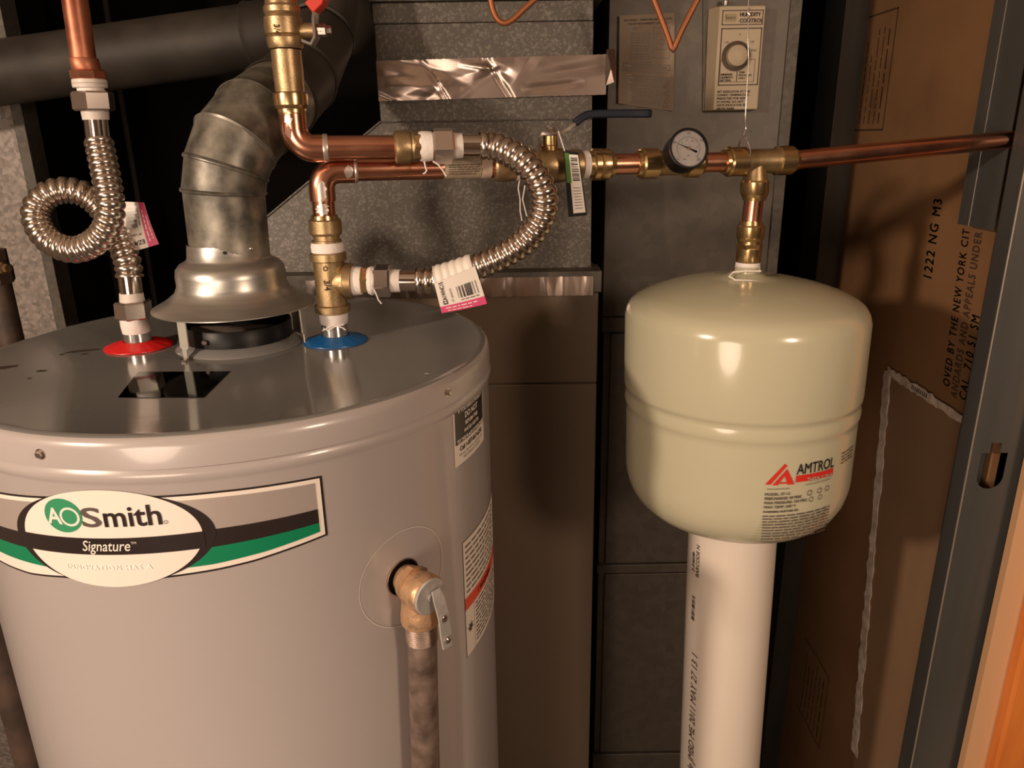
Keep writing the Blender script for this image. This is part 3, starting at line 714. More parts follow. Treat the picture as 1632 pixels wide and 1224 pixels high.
def hose_thing(name, label, pts, rmin, rmax, pitch, base):
    t = thing(name, label, 'hose', base)
    P = crom(pts, pitch/10); rr = []
    for i in range(len(P)):
        ph = (i % 10)/10; rr.append(rmin+(rmax-rmin)*(math.sin(math.pi*ph)**.65))
    part('corrugated_tube', MB().tube(P, rr, 32, flat=(0,1,0)), mHose, t, angle=60)
    return t, P
pl = [(157,222,.764),(163,250,.758),(170,285,.750),(175,315,.744),(176,340,.742),(168,367,.742),(148,388,.744),(118,398,.748),(85,388,.752),(64,366,.757),(57,340,.762),(68,317,.768),(95,304,.775),(125,306,.781),(150,320,.785),(172,345,.784),(188,372,.778),(197,398,.770),(204,420,.765),(207,442,.763)]
hl, PL = hose_thing('flexible_connector', 'looped corrugated stainless hose on the hot side above the red ring', [aY(*p) for p in pl], .0110, .0134, .0076, aY(220,545,HY))
part('sleeve', MB().btw(ah(153,190), ah(157,223), [(0,.0108),(1,.0108)], 32), mChrome, hl)
part('plastic_collar', MB().btw(ah(151,176), ah(153,191), [(0,.0122),(1,.0116)], 32), mPlas, hl)
part('nut', MB().hexa(ah(147,146), ah(151,177), .0188, a0=.35), mNut, hl)
part('sleeve', MB().btw(ah(206,438), ah(210,468), [(0,.0108),(1,.0108)], 32), mChrome, hl)
part('plastic_collar', MB().btw(ah(209,466), ah(211,481), [(0,.0112),(1,.0120)], 32), mPlas, hl)
part('nut', MB().hexa(ah(211,479), V((HX,HY,ah(214,507).z)), .0178, a0=.5), mNut, hl)
part('thread_tape', MB().btw(V((HX,HY,ah(214,506).z)), V((HX,HY,ah(217,529).z)), [(0,.0140),(.5,.0143),(1,.0136)], 32), mTape, hl)
# hanging tag
def tag(parent, corners, Ys, pinkside, texts, label):
    q = [aY(px, py, y) for (px, py), y in zip(corners, Ys)]     # tl, tr, br, bl in tag's own frame
    o = q[3]; u = (q[2]-q[3]); v = (q[0]-q[3]); W_, H_ = u.length, v.length
    def fn(a, b, h):
        s_, t_ = a/W_, b/H_; p = q[3].lerp(q[2], s_).lerp(q[0].lerp(q[1], s_), t_); nn = u.cross(v).normalized()
        if nn.y > 0: nn = -nn
        return p+nn*(h+.0012*math.sin(s_*3.1))
    g = Ink(fn); g.band(0, W_, 0, H_, mTagW, 0, n=6); g.band(0, W_, 0, H_*.2, mPink, .0002, n=6); g.band(0, W_, 0, H_, mTagW, -.0004, n=6)
    t_ = g.put('hang_tag', parent, label)
    g = Ink(fn)
    texts(g, W_, H_); g.put('lettering', t_)
def tl_txt(g, W_, H_):
    g.text(W_*.06, H_*.30, 'EZA1WHC18', .0, mBlackL) if False else None
    vs, fs = text_geo('EZA1WHC18', .0072, bold=.0003)
    g.raw([(W_*.10-b, H_*.97-a*.62) for a, b in [(x, y-.001) for x, y in vs]][:0] or [(W_*.14-y, H_*.30+x*.72) for x, y in vs], fs, mBlackL, .0006)
    vs, fs = text_geo('18" LENGTH', .0042); g.raw([(W_*.26-y, H_*.34+x*.8) for x, y in vs], fs, mGreyInk, .0006)
    g.bars(W_*.45, W_*.88, H_*.42, H_*.72, mBlackL, .0006, 18); g.words(W_*.5, W_*.85, H_*.78, .0018, mGreyInk)
    g.words(W_*.1, W_*.9, H_*.11, .0018, mTagW, .0006); g.words(W_*.1, W_*.8, H_*.04, .0015, mTagW, .0006)
tag(hl, [(166,412),(183,318),(233,326),(253,389)] and [(177,410),(190,322),(229,325),(253,389)], [.775,.775,.772,.772], 0, tl_txt, 'white and pink paper tag') if False else None
# the left tag hangs with its pink strip to the right, lettering upside down
tag(hl, [(196,321),(178,411),(253,389),(229,325)][0:0] or [(192,330),(177,411),(254,388),(229,325)], [.778,.776,.772,.774], 0, tl_txt, 'white and pink paper tag') if False else None
def tag2(parent, TL, TR, BR, BL, Y, label, draw):
    # TL..BL are photo corners of the card's own top-left, top-right, bottom-right, bottom-left
    q = [aY(*p, y) for p, y in zip((TL, TR, BR, BL), Y)]; W_ = ((q[1]-q[0]).length+(q[2]-q[3]).length)/2; H_ = ((q[0]-q[3]).length+(q[1]-q[2]).length)/2
    nn = (q[2]-q[3]).cross(q[0]-q[3]).normalized()
    if nn.y > 0: nn = -nn
    def fn(a, b, h): s_, t_ = a/W_, b/H_; return q[3].lerp(q[2], s_).lerp(q[0].lerp(q[1], s_), t_)+nn*(h+.0015*math.sin(s_*3.1))
    g = Ink(fn); c = .08
    outline = lambda k0, k1, m, h: g.band(0, W_, lambda x: H_*k0+(H_*.0), lambda x: H_*k1, m, h, n=8)
    outline(0, 1, mTagW, 0); outline(0, .21, mPink, .0003); outline(0, 1, mTagW, -.0005)
    t_ = g.put('hang_tag', parent, label); g = Ink(fn); draw(g, W_, H_); g.put('lettering', t_)
def draw_tag(num):
    def f(g, W_, H_):
        vs, fs = text_geo('EZA1WHC'+num, 1, bold=.03); L = max(v[0] for v in vs); k = H_*.72/L
        g.raw([(W_*.19-y*k*1.35, H_*.25+x*k) for x, y in vs], fs, mBlackL, .0007)
        vs, fs = text_geo(num+'" LENGTH', 1, bold=.01); L = max(v[0] for v in vs); k = H_*.42/L
        g.raw([(W_*.34-y*k, H_*.27+x*k) for x, y in vs], fs, mGreyInk, .0007)
        g.bars(W_*.46, W_*.92, H_*.34, H_*.68, mBlackL, .0007, 20)
        g.words(W_*.5, W_*.9, H_*.27, .0016, mGreyInk, .0007); g.words(W_*.12, W_*.88, H_*.12, .0020, mTagW, .0007, k=.6); g.words(W_*.15, W_*.7, H_*.04, .0014, mTagW, .0007)
    return f
tag2(hl, (178,411), (190,321), (229,323), (253,389), (.776,.778,.775,.772), 'white and pink paper tag with upside-down print', draw_tag('18'))

# ================================================================== UPPER (cold main) LINE
UX, UY = -.2015, .750
uz = lambda px, py: aY(px, py, UY)
udir = V((.98,.2,0)).normalized(); un = V((.2,-.98,0)).normalized(); up0 = V((UX,UY,0))
ul = lambda px, py: aP(px, py, up0, un)
elz = ul(600,235).z
bv = thing('ball_valve', 'brass ball valve with red lever on the upper pipe at the top', 'valve', uz(455,78))
A = lambda py: V((UX, UY, uz(458, py).z))
part('body', MB().btw(A(78), A(-30), [(0,.0150),(.04,.0158),(.10,.0162),(.16,.0162),(.20,.0150),(.22,.0168),(.34,.0172),(.46,.0168),(.50,.0150),(.54,.0162),(.62,.0162),(.66,.0145),(.75,.014),(.80,.0158),(1,.0158)], 40), mBrassC, bv, angle=25)
q = aY(470, 49, UY); zz = q.z
part('stem', MB().lathe((UX+.012,UY,zz),(1,0,0),[(0,.0065),(.016,.0065),(.017,.0048),(.024,.0048)],24), mBrassC, bv)
part('stem_nut', MB().lathe((UX+.0310,UY,zz),(1,0,0),[(0,.0055),(.007,.0055),(.008,.004),(.011,.0035),(.0115,.0035)],6), mNut, bv)
lx = UX+.029
part('lever', MB().strip([(lx-.012,UY-.001,zz-.009),(lx-.004,UY-.001,zz-.012),(lx,UY-.001,zz-.006),(lx,UY-.001,zz+.008),(lx+.002,UY-.001,zz+.018),(lx+.012,UY-.001,zz+.028),(lx+.016,UY-.001,zz+.05)], (0,1,0), .008, .0012), mNut, bv, 'bent bright metal lever')
part('lever_grip', MB().strip([aY(496,15,UY), aY(509,3,UY), aY(520,-30,UY)], (0,1,0), .0095, .0055), mRedGrip, bv, 'red vinyl grip', bevel=.001)
gi = Ink(planemap((UX-.006,UY-.0174,A(42).z),(1,0,0),(0,0,1)))
vs, fs = text_geo('3/4', .007, bold=.0002); gi.raw([(y+.002, -x) for x, y in vs], fs, mInk, .0002); gi.put('lettering', bv)
sc = thing('slip_coupling', 'long brass slip coupling below the red-handled valve', 'pipe fitting', A(180))
part('sleeve', MB().btw(A(80), A(149), [(0,.0136),(.5,.0138),(.97,.0132),(1,.012)], 36), mBrassC, sc)
part('body', MB().btw(A(147), A(173), [(0,.0140),(.08,.0156),(.3,.0160),(.8,.0158),(1,.0140)], 36), mBrass, sc, angle=25)
part('release_ring', MB().btw(A(172.5), A(182), [(0,.0130),(.2,.0134),(1,.0130)], 36), mBrass, sc)
um = thing('copper_pipe', 'upper bright copper pipe with elbow turning right toward the curved hose', 'pipe', V((UX,UY,elz)))
corner = V((UX,UY,elz)); pe = ul(630,235); j = ul(518,236)
pth = fillet([A(181), corner, j], .0175, 10)
part('elbow', MB().tube(pth, .0127, 32, flat=(0,1,0)), mCopper, um)
part('solder_ring', MB().btw(ul(515,236), ul(523,236), [(0,.0127),(.5,.0133),(1,.0127)], 32), mSolder, um, 'grey solder ring')
part('pipe', MB().btw(j, ul(642,235), [(0,.0115),(1,.0115)], 32), mCopper, um)
def patch(parent, axis0, axis1, r, f0, f1, a_c, a_w, seed, lab, mat=None):   # irregular smear on a pipe
    random.seed(seed); ax = (axis1-axis0); L = ax.length; ax.normalize(); vf = -V((ax.x*0, 1, 0)); u = (vf-ax*vf.dot(ax)).normalized(); w_ = ax.cross(u); m = MB(); vs = []; N = 12
    for i in range(N+1):
        t = f0+(f1-f0)*i/N; e = math.sin(math.pi*i/N)**.5
        a0 = a_c-a_w*e*random.uniform(.5,1.0); a1 = a_c+a_w*e*random.uniform(.5,1.0)
        for k in range(5): a = a0+(a1-a0)*k/4; vs.append(axis0+ax*(L*t)+(u*math.cos(a)+w_*math.sin(a))*r)
    m.add(vs, [(i*5+k, i*5+k+1, i*5+5+k+1, i*5+5+k) for i in range(N) for k in range(4)])
    part('solder_smear', m, mat or mSolder, parent, lab)
patch(um, A(182), A(200), .0130, .05, .95, .1, .35, 3, 'grey smear')
patch(um, A(201), A(222), .0129, .0, .9, .15, .35, 12, 'dark scorch mark', mMatScorch)
ad = thing('male_adapter', 'brass push-fit adapter joining the upper copper pipe to the curved hose', 'pipe fitting', ul(650,235))
part('body', MB().btw(ul(628,235), ul(662,234), [(0,.0130),(.08,.0152),(.2,.0158),(.62,.0158),(.75,.0150),(.78,.0135),(.9,.0145),(1,.0140)], 36), mBrassC, ad, angle=25)
part('hex_band', MB().btw(ul(660,234), ul(669,234), [(0,.0148),(1,.0148)], 8), mBrass, ad)
part('thread_tape', MB().btw(ul(667,234), ul(689,233), [(0,.0138),(.3,.0146),(.7,.0143),(1,.0135)], 32), mTape, ad)
for p in ([(676,257),(678,266),(680,272),(677,276),(674,277)],[(690,257),(698,262),(706,272),(711,281)]):
    part('tape_thread', MB().tube([aP(x,y,up0+un*.014,un) for x,y in p], .0008, 6), mTape, ad)

# right curved connector
BT = V((BX,BY,0))
tz = aY(560,447,BY).z
le = lambda px: V((aY(px,447,BY).x, BY, aY(px,447.5,BY).z))
h0 = ul(763,232); h1 = ul(800,236)
pr = [h0, ul(782,232.5), aY(806,240,.782), aY(832,256,.776), aY(853,279,.772), aY(866,308,.770), aY(866,337,.770), aY(852,366,.770), aY(828,390,.771), aY(797,409,.772), aY(762,424,.773), aY(725,437,.774), aY(693,446,.773), le(662)]
hr, PR = hose_thing('flexible_connector', 'corrugated stainless hose curving from the upper copper pipe down to the brass tee', pr, .0117, .0142, .0082, BT+V((0,0,tz)))
part('sleeve', MB().btw(ul(733,232), ul(765,232), [(0,.0110),(1,.0110)], 32), mChrome, hr)
part('plastic_collar', MB().btw(ul(721,232.5), ul(736,232), [(0,.0126),(1,.0120)], 32), mPlas, hr)
part('nut', MB().hexa(ul(688,233), ul(722,232.5), .0180, a0=.45), mNut, hr)
part('sleeve', MB().btw(le(635), le(664), [(0,.0108),(1,.0108)], 32), mChrome, hr)
part('plastic_collar', MB().btw(le(621), le(638), [(0,.0120),(1,.0116)], 32), mPlas, hr)
part('nut', MB().hexa(le(597), le(623), .0170, a0=.45), mNut, hr)
# paper sleeve of the tag wrapped on the ridges
idx = [i for i, p in enumerate(PR) if 692 < pxof(p)[0] < 757 and pxof(p)[1] > 400]
ws = [PR[i] for i in idx]; wr_ = [.0138+.0012*abs(math.sin(math.pi*i/10)) for i in range(len(ws))]
part('tag_wrap', MB().tube(ws, wr_, 28, caps=False), mTagW, hr, 'white paper wrapped around the ridges', angle=60)
tag2(hr, (692,452), (757,424), (776,484), (704,499), (.758,.758,.762,.762), 'white and pink paper tag', draw_tag('15'))

# ================================================================== COLD RISER: tee, coupling, elbow
B = lambda py: V((BX, BY, aY(525, py, BY).z))
te = thing('brass_tee', 'cast brass threaded tee above the blue ring', 'pipe fitting', B(500))
part('body', MB().btw(B(401), B(498), [(0,.0160),(.02,.0182),(.13,.0184),(.15,.0160),(.2,.0158),(.85,.0158),(.87,.0184),(.98,.0182),(1,.0160)], 40), mBrassC, te, angle=25)
part('branch', MB().btw(V((BX+.004,BY,tz)), le(563), [(0,.0150),(.35,.0150),(.55,.0165),(.60,.0184),(.96,.0182),(1,.0160)], 40), mBrassC, te, angle=25)
part('thread_tape', MB().btw(B(386), B(403), [(0,.0152),(.3,.0165),(1,.0160)], 32), mTape, te)
part('thread_tape', MB().btw(B(495), B(515), [(0,.0150),(.6,.0148),(1,.0138)], 32), mTape, te)
part('thread_tape', MB().btw(le(561), le(577), [(0,.0152),(1,.0140)], 32), mTape, te)
part('hex_nipple', MB().btw(le(575), le(589), [(0,.0135),(.1,.0142),(.9,.0142),(1,.013)], 6), mBrass, te)
part('thread_tape', MB().btw(le(587), le(599), [(0,.0135),(.5,.0150),(1,.0135)], 32), mTape, te)
for p in ([(515,523),(522,527),(535,520),(548,517)],[(514,527),(530,519),(545,522),(551,526)],[(596,461),(600,470),(603,478),(608,484)]):
    part('tape_thread', MB().tube([aY(x,y,BY-.0150) for x,y in p], .0007, 6), mTape, te)
vdir = V((-BX,-BY,0)).normalized(); tu = V((vdir.y*-1, vdir.x, 0)); tu = tu if tu.x > 0 else -tu
gi = Ink(planemap(BT+vdir*.0158, tu, (0,0,1), vdir))
def rot_text(g, t, u0, z0, k, mt=mInk):
    vs, fs = text_geo(t, k, bold=.0002); g.raw([(u0+y, z0-x) for x, y in vs], fs, mt, .0004)
rot_text(gi, '3/4', -.0065, B(442).z, .0085); rot_text(gi, 'O', -.0060, B(420).z, .0065)
gi.put('lettering', te)
gi = Ink(planemap(V((BX+.0165,BY-.0152,0)), (1,0,0), (0,0,1), (0,-1,0))); rot_text(gi, 'EA', 0, B(442).z, .0070); gi.put('lettering', te)
cp = thing('push_fit_adapter', 'brass push-fit adapter screwed into the top of the threaded tee', 'pipe fitting', B(387))
part('release_ring', MB().btw(B(343), B(350), [(0,.0130),(1,.0136)], 36), mBrass, cp)
part('body', MB().btw(B(349), B(388), [(0,.0145),(.05,.0162),(.55,.0164),(.64,.0150),(.66,.0132),(.84,.0132),(.86,.0150),(1,.0150)], 36), mBrassC, cp, angle=25)
# lower line
LP0 = V((BX,BY,0)); ldir = V((.9636,.2673,0)).normalized(); ln = V((.2673,-.9636,0)).normalized()
llz = aP(640,269,LP0,ln); llr = aP(1198,257,LP0,ln)
def lo(px):      # point of the lower pipe's axis at photo column px
    a, b = llz, llr; t = (px-640)/558.0
    for _ in range(8):
        p = a.lerp(b, t); x = pxof(p)[0]; t += (px-x)/600.0
    return a.lerp(b, t)
cz = lo(535).z
cl_ = V((BX, BY, cz))
lm = thing('copper_pipe', 'lower copper pipe with elbow, running right under the upper pipe', 'pipe', cl_)
pth = fillet([B(320), cl_, lo(566)], .0170, 10)
part('elbow', MB().tube(pth, .0127, 32, flat=(0,1,0)), mCopper, lm)
part('solder_ring', MB().btw(lo(563), lo(569), [(0,.0126),(.5,.0131),(1,.0120)], 32), mSolder, lm, 'grey solder ring')
part('pipe', MB().btw(B(346), B(318), [(0,.0111),(1,.0111)], 32), mCopper, lm)
part('pipe', MB().btw(lo(562), lo(795), [(0,.0111),(1,.0111)], 32), mCopper, lm)
patch(lm, B(320), B(285), .0130, .0, .95, .25, .38, 4, 'long grey solder smear')
patch(lm, B(345), B(322), .0113, .15, .95, .1, .8, 9, 'grey solder smear')
patch(lm, lo(545), lo(562), .0130, .1, .95, .1, .6, 6, 'grey solder smear')
part('paper_sticker', MB().btw(lo(706), lo(764), [(0,.0113),(1,.0113)], 32), mPaper if False else M('aged_sticker', (.36,.30,.22), .6, c2=(.28,.22,.16), scale=60), lm, 'cream printed paper wrapped on the pipe')
part('paper_sticker', MB().btw(lo(765), lo(781), [(0,.0114),(1,.0114)], 32), M('pale_sticker', (.52,.40,.31), .6), lm, 'plain pale paper wrapped on the pipe')
lv_ = lo(735)
gi = Ink(planemap(lo(710)+V((0,0,0))+ln*.0115, ldir, (0,0,1), ln)); gi.para(.001,.034,.004,5,.0022,.0015,mInk,.0002); gi.put('lettering', lm)
# lower ball valve
lb_ = thing('ball_valve', 'brass ball valve with long navy lever on the lower pipe', 'valve', lo(878))
part('body', MB().btw(lo(786), lo(825), [(0,.0130),(.08,.0150),(.2,.0156),(.75,.0156),(.9,.014),(1,.0135)], 36), mBrassC, lb_, angle=25)
part('thread_tape', MB().btw(lo(820), lo(838), [(0,.0142),(1,.0148)], 32), mTape, lb_)
part('body', MB().btw(lo(836), lo(926), [(0,.0150),(.03,.0165),(.18,.0165),(.22,.0150),(.35,.0178),(.5,.0186),(.65,.0178),(.76,.0150),(.82,.0165),(.97,.0165),(1,.0150)], 40), mBrassC, lb_, angle=25)
part('thread_tape', MB().btw(lo(924), lo(936), [(0,.0150),(1,.0145)], 32), mTape, lb_)
sv = lo(877); 
part('stem', MB().lathe(sv+Z*.012, Z, [(0,.0095),(.008,.0095),(.009,.0075),(.018,.0075)], 24), mBrass, lb_)
zt_ = aY(877,213,sv.y).z
part('stem_nut', MB().lathe(V((sv.x,sv.y,zt_-.002)), Z, [(0,.0068),(.005,.0068),(.006,.005),(.008,.004)], 6), mNut, lb_)
e = lambda px, py: aY(px, py, sv.y)
part('lever', MB().strip([e(861,240), e(860,220), e(864,213), e(893,212), e(906,205), e(925,190)], (0,1,0), [.006,.008,.010,.010,.008,.007], .0015), mNut, lb_, 'bright metal lever plate')
part('lever', MB().strip([e(888,214), e(890,236)], (0,1,0), .007, .0010), mNut, lb_)
part('lever_grip', MB().strip([e(916,197), e(926,188), e(936,183), e(950,181.5), e(1000,181), e(1030,181), e(1038,181)], (0,1,0), [.0085,.009,.009,.009,.009,.008,.005], .0040), mNavy, lb_, 'dark navy vinyl grip', bevel=.0015)
for p in ([(828,288),(826,300),(829,318),(829,335),(832,352)],[(838,286),(836,300),(833,318),(836,330),(841,349)]):
    part('tape_thread', MB().tube([aP(x,y,LP0+ln*.012,ln) for x,y in p], .0007, 6), mTape, lb_)
# hanging product tag on the valve
tq = [(898,240),(922,242),(936,343),(906,346)]; ty = sv.y-.026
pp = [aY(x,y,ty) for x,y in tq]
ht = thing('product_tag', 'black framed white and green tag hanging from the navy-handled valve', 'tag', aY(918,345,ty))
part('card', MB().prism(pp, (0,.0012,0)), mBlack, ht)
u = (pp[1]-pp[0]); v = (pp[0]-pp[3]); 
def tfn(a, b, h): return pp[3].lerp(pp[2], a).lerp(pp[0].lerp(pp[1], a), b)+V((0,-h,0))
g = Ink(tfn); g.poly([(.28,.05),(.93,.05),(.93,.95),(.28,.95)], mTagW, .0005); g.poly([(.0+.05,.52),(.34,.52),(.34,.97),(.05,.97)], mTagGreen, .0007)
g.bars_h(.42,.85,.55,.93,mBlackL,.0008,14)
for i in range(8): g.poly([(.40,.12+i*.045),(.82,.12+i*.045),(.82,.13+i*.045),(.40,.13+i*.045)], mGreyInk, .0008)
g.put('lettering', ht)
part('tie', MB().tube([aY(890,209,sv.y-.01), aY(894,222,sv.y-.02), aY(900,241,ty)], .0006, 6), mTape, ht)
# fittings further right
def coupling(name, label, p0, p1, ring_left=True, ring_right=True, r=.0162, mat=None):
    t = thing(name, label, 'pipe fitting', (p0+p1)/2); L = (p1-p0).length; d = (p1-p0).normalized(); rl = .0045
    a = p0+d*(rl if ring_left else 0); b = p1-d*(rl if ring_right else 0)
    part('body', MB().btw(a, b, [(0,r-.002),(.06,r),(.35,r),(.42,r-.0008),(.5,r-.0002),(.9,r-.0003),(1,r-.0025)], 36), mat or mBrass, t, angle=25)
    if ring_left: part('release_ring', MB().btw(p0, a+d*.001, [(0,.0132),(1,.0140)], 36), mBrass, t)
    if ring_right: part('release_ring', MB().btw(b-d*.001, p1, [(0,.0140),(1,.0132)], 36), mBrass, t)
    return t
coupling('push_fit_adapter', 'brass push-fit adapter just right of the black-framed tag', lo(936), lo(976), True, True, .0168)
cpp = single('copper_pipe', MB().btw(lo(970), lo(1020), [(0,.0111),(1,.0111)], 32), mCopper, 'short copper stub left of the pressure gauge', 'pipe', lo(995))
gt = thing('gauge_tee', 'brass push-fit tee carrying the pressure gauge', 'pipe fitting', lo(1070))
def collar(par, a, b, flip=False):
    d = (b-a).normalized(); q0, q1 = (a, b)
    pr_ = [(0,.0132),(.14,.0140),(.16,.0152),(.24,.0166),(.95,.0164),(1,.0140)]
    if flip: pr_ = [(1-t, r) for t, r in pr_[::-1]]
    part('collar', MB().btw(q0, q1, pr_, 36), mBrass, par, angle=25)
collar(gt, lo(1014), lo(1046)); collar(gt, lo(1091), lo(1119), True)
part('body', MB().btw(lo(1044), lo(1093), [(0,.0140),(.1,.0134),(.9,.0134),(1,.0140)], 36), mBrassC, gt)
Fc = aY(1097,237,.82); ga = V((.115,-.96,.285)).normalized(); bk_ = Fc-ga*.026
tt = lo(1074)
part('branch', MB().btw(tt, bk_-ga*.010+(tt-bk_)*.15, [(0,.0115),(.7,.0115),(.75,.0135),(1,.0135)], 32), mBrassC, gt)
pg = thing('pressure_gauge', 'round black pressure gauge with white dial facing forward', 'gauge', bk_)
part('stem', MB().btw(bk_-ga*.012, bk_+ga*.002, [(0,.0075),(1,.0075)], 6), mBrass, pg)
part('case', MB().lathe(bk_, ga, [(0,.013),(.001,.0190),(.004,.0205),(.0245,.0205),(.0255,.0212),(.0275,.0212),(.0285,.0200),(.0285,.0186),(.0262,.0184),(.0260,.001)], 48), mBlack, pg, angle=40)
gu = V((1,0,0)); gu = (gu-ga*gu.dot(ga)).normalized(); gv = ga.cross(gu); gv = gv if gv.z > 0 else -gv
g = Ink(planemap(bk_+ga*.0263, gu, gv, ga)); g.ring(0,0,0,.0184,mDial,0,n=48)
dl = g.put('dial', pg, 'white dial with black scale')
g = Ink(planemap(bk_+ga*.0263, gu, gv, ga))
g.ring(0,0,.0118,.0120,mBlackL,.0003,a0=-45,a1=225)
for i in range(61):
    a = math.radians(225-270*i/60); r1 = .0140 if i % 10 == 0 else (.0132 if i % 5 == 0 else .0127)
    c, s_ = math.cos(a), math.sin(a); w2 = .00012
    g.poly([(.0119*c-w2*s_,.0119*s_+w2*c),(r1*c-w2*s_,r1*s_+w2*c),(r1*c+w2*s_,r1*s_-w2*c),(.0119*c+w2*s_,.0119*s_-w2*c)], mBlackL, .0003)
for t, a in (('0',225),('50',157),('100',90),('150',32),('200',-45)):
    a = math.radians(a); g.text(.0160*math.cos(a), .0160*math.sin(a)-.001, t, .0031, mBlackL, .0003, align='CENTER')
for t, a in (('2',180),('4',140),('6',100),('8',62),('12',10)):
    a = math.radians(a); g.text(.0092*math.cos(a), .0092*math.sin(a)-.001, t, .0026, mBlackL, .0003, align='CENTER')
g.text(0,-.0078,'psi',.0028,mBlackL,.0003,align='CENTER'); g.text(-.004,-.0118,'bar',.0028,mBlackL,.0003,align='CENTER')
g.put('lettering', dl)
na = math.radians(158); nd = gu*math.cos(na)+gv*math.sin(na); nb = ga.cross(nd); nc = bk_+ga*.0273
part('needle', MB().prism([nc+nd*.0150, nc+nb*.0006+nd*.002, nc+nb*.0006-nd*.003, nc+nb*.0013-nd*.0095, nc-nb*.0013-nd*.0095, nc-nb*.0006-nd*.003, nc-nb*.0006+nd*.002], ga*.0003), mBlack, pg)
part('needle_hub', MB().lathe(nc-ga*.0006, ga, [(0,.0016),(.0015,.0016),(.0018,.001)], 16), mBrass, pg)
part('lens', MB().lathe(bk_+ga*.0279, ga, [(0,.0184),(.0006,.0184)], 40), mGlass, pg)
single('copper_pipe', MB().btw(lo(1112), lo(1160), [(0,.0111),(1,.0111)], 32), mCopper, 'short copper stub between the gauge tee and the tank tee', 'pipe', lo(1136))
TX = lo(1204)
tt_ = thing('brass_tee', 'brass push-fit tee hanging from the wire above the cream tank', 'pipe fitting', TX)
collar(tt_, lo(1152), lo(1186))
rp = aX(1603,223,XF); rd = (rp-lo(1262)).normalized()
collar(tt_, lo(1236), lo(1266), True)
part('body', MB().btw(lo(1184), lo(1238), [(0,.0142),(.1,.0136),(.9,.0136),(1,.0142)], 36), mBrassC, tt_)
tx0 = aP(1203,262,LP0,ln); ty_ = TX.y
D = lambda px, py: aY(px, py, ty_)
part('branch', MB().btw(V((TX.x,TX.y,TX.z)), D(1203,289), [(0,.0125),(.5,.0128),(.9,.0140),(1,.0145)], 36), mBrassC, tt_)
part('collar', MB().btw(D(1203,287), D(1202,314), [(0,.0150),(.1,.0162),(.75,.0162),(.9,.0150),(1,.0140)], 36), mBrass, tt_, angle=25)
part('release_ring', MB().btw(D(1202,312), D(1202,319), [(0,.0138),(1,.0134)], 36), mBrass, tt_)
single('copper_pipe', MB().btw(D(1202,314), D(1197,357), [(0,.0111),(1,.0111)], 32), mCopper, 'short vertical copper stub above the cream tank', 'pipe', D(1197,357))
ta = thing('push_fit_adapter', 'brass push-fit adapter screwed onto the neck of the cream tank', 'pipe fitting', D(1192,420))
part('release_ring', MB().btw(D(1197,352), D(1197,359), [(0,.0134),(1,.0138)], 36), mBrass, ta)
part('body', MB().btw(D(1197,358), D(1195,384), [(0,.0145),(.1,.0160),(.7,.0162),(.9,.0150),(1,.0135)], 36), mBrass, ta, angle=25)
part('neck', MB().btw(D(1195,382), D(1195,390), [(0,.0138),(1,.0138)], 36), mBrass, ta)
part('hex_band', MB().btw(D(1194,388), D(1194,396), [(0,.0160),(1,.0156)], 6), mBrass, ta)
part('thread_body', MB().btw(D(1194,395), D(1192,419), [(0,.0146),(.9,.0144),(1,.0135)], 36), mBrass, ta)
part('thread_tape', MB().btw(D(1192,417), D(1191,433), [(0,.0140),(.5,.0146),(1,.0150)], 32), mTape, ta)
single('copper_pipe', MB().btw(lo(1258), rp+rd*.03, [(0,.0111),(1,.0111)], 32), mCopper, 'long copper pipe running right from the tank tee into the wall stud', 'pipe', lo(1262))
# ================================================================== EXPANSION TANK + PVC
AT = V((.2815,.893,-.156)); AB = V((.2885,.893,-.54)); ax = (AB-AT).normalized()
et = thing('expansion_tank', 'cream domed expansion tank standing on a white plastic pipe', 'tank', AT+ax*.335)
prof = [(-.003,.0135),(.003,.0135),(.0035,.019),(.0065,.023),(.0090,.045),(.0130,.070),(.0190,.094),(.0262,.115),(.0330,.1285),(.0385,.1355),(.0455,.1400),(.0550,.1425),(.140,.1425),(.1445,.1420),(.147,.1395),(.1525,.1402),(.160,.1418),(.166,.1410),(.169,.1393),(.175,.1396),(.250,.1392),(.262,.1380),(.276,.1345),(.291,.127),(.303,.115),(.312,.098),(.320,.072),(.326,.04),(.329,.01)]
part('shell', MB().lathe(AT, ax, prof, 96), mIvory, et, angle=70)
tkf0 = cylmap((AT.x,AT.y), .1395)
def tkf(u, z, h):
    p = tkf0(u, z, h+.0006); c = AT+ax*(-(z-AT.z)); p.x += (c.x-AT.x); return p
# wrinkled clear film edge on the right of the tank
tn = Ink(tkf); T0 = -.3455
red = [(-.0075,-.3745),(.0030,-.3740),(.0200,-.3500),(.0120,-.3480)]
tn.poly([(-.0080,-.3700),(-.0020,-.3700),(.0150,-.3480),(.0120,-.3455)], mRedL, .0004)
tn.poly([(.0000,-.3710),(.0060,-.3710),(.0130,-.3600),(.0175,-.3710),(.0250,-.3710),(.0152,-.3520)], mRedL, .0004)
tn.poly([(.0090,-.3675),(.0190,-.3675),(.0200,-.3695),(.0080,-.3695)], mRedL, .0005)
tn.band(.0265,.0790,lambda s: -.3690-.008*(s-.0265),lambda s: -.3610-.004*(s-.0265),mRedL,.0004)
fit(tn,'AMTROL',.0265,.0790,-.3595,.0125,mBlackL,.0007,bold=.012,k=0)
fit(tn,'THERM-X-TROL',.0400,.0780,-.3680,.0052,mIvory,.0012,bold=.02,k=-.03)
tn.text(.0390,-.3745,'WATER HEATER EXPANSION',.0028,mGreyInk,.0005)
tn.text(-.0060,-.3765,'www.amtrol.com',.0036,mGreyInk,.0005,shear=.3)
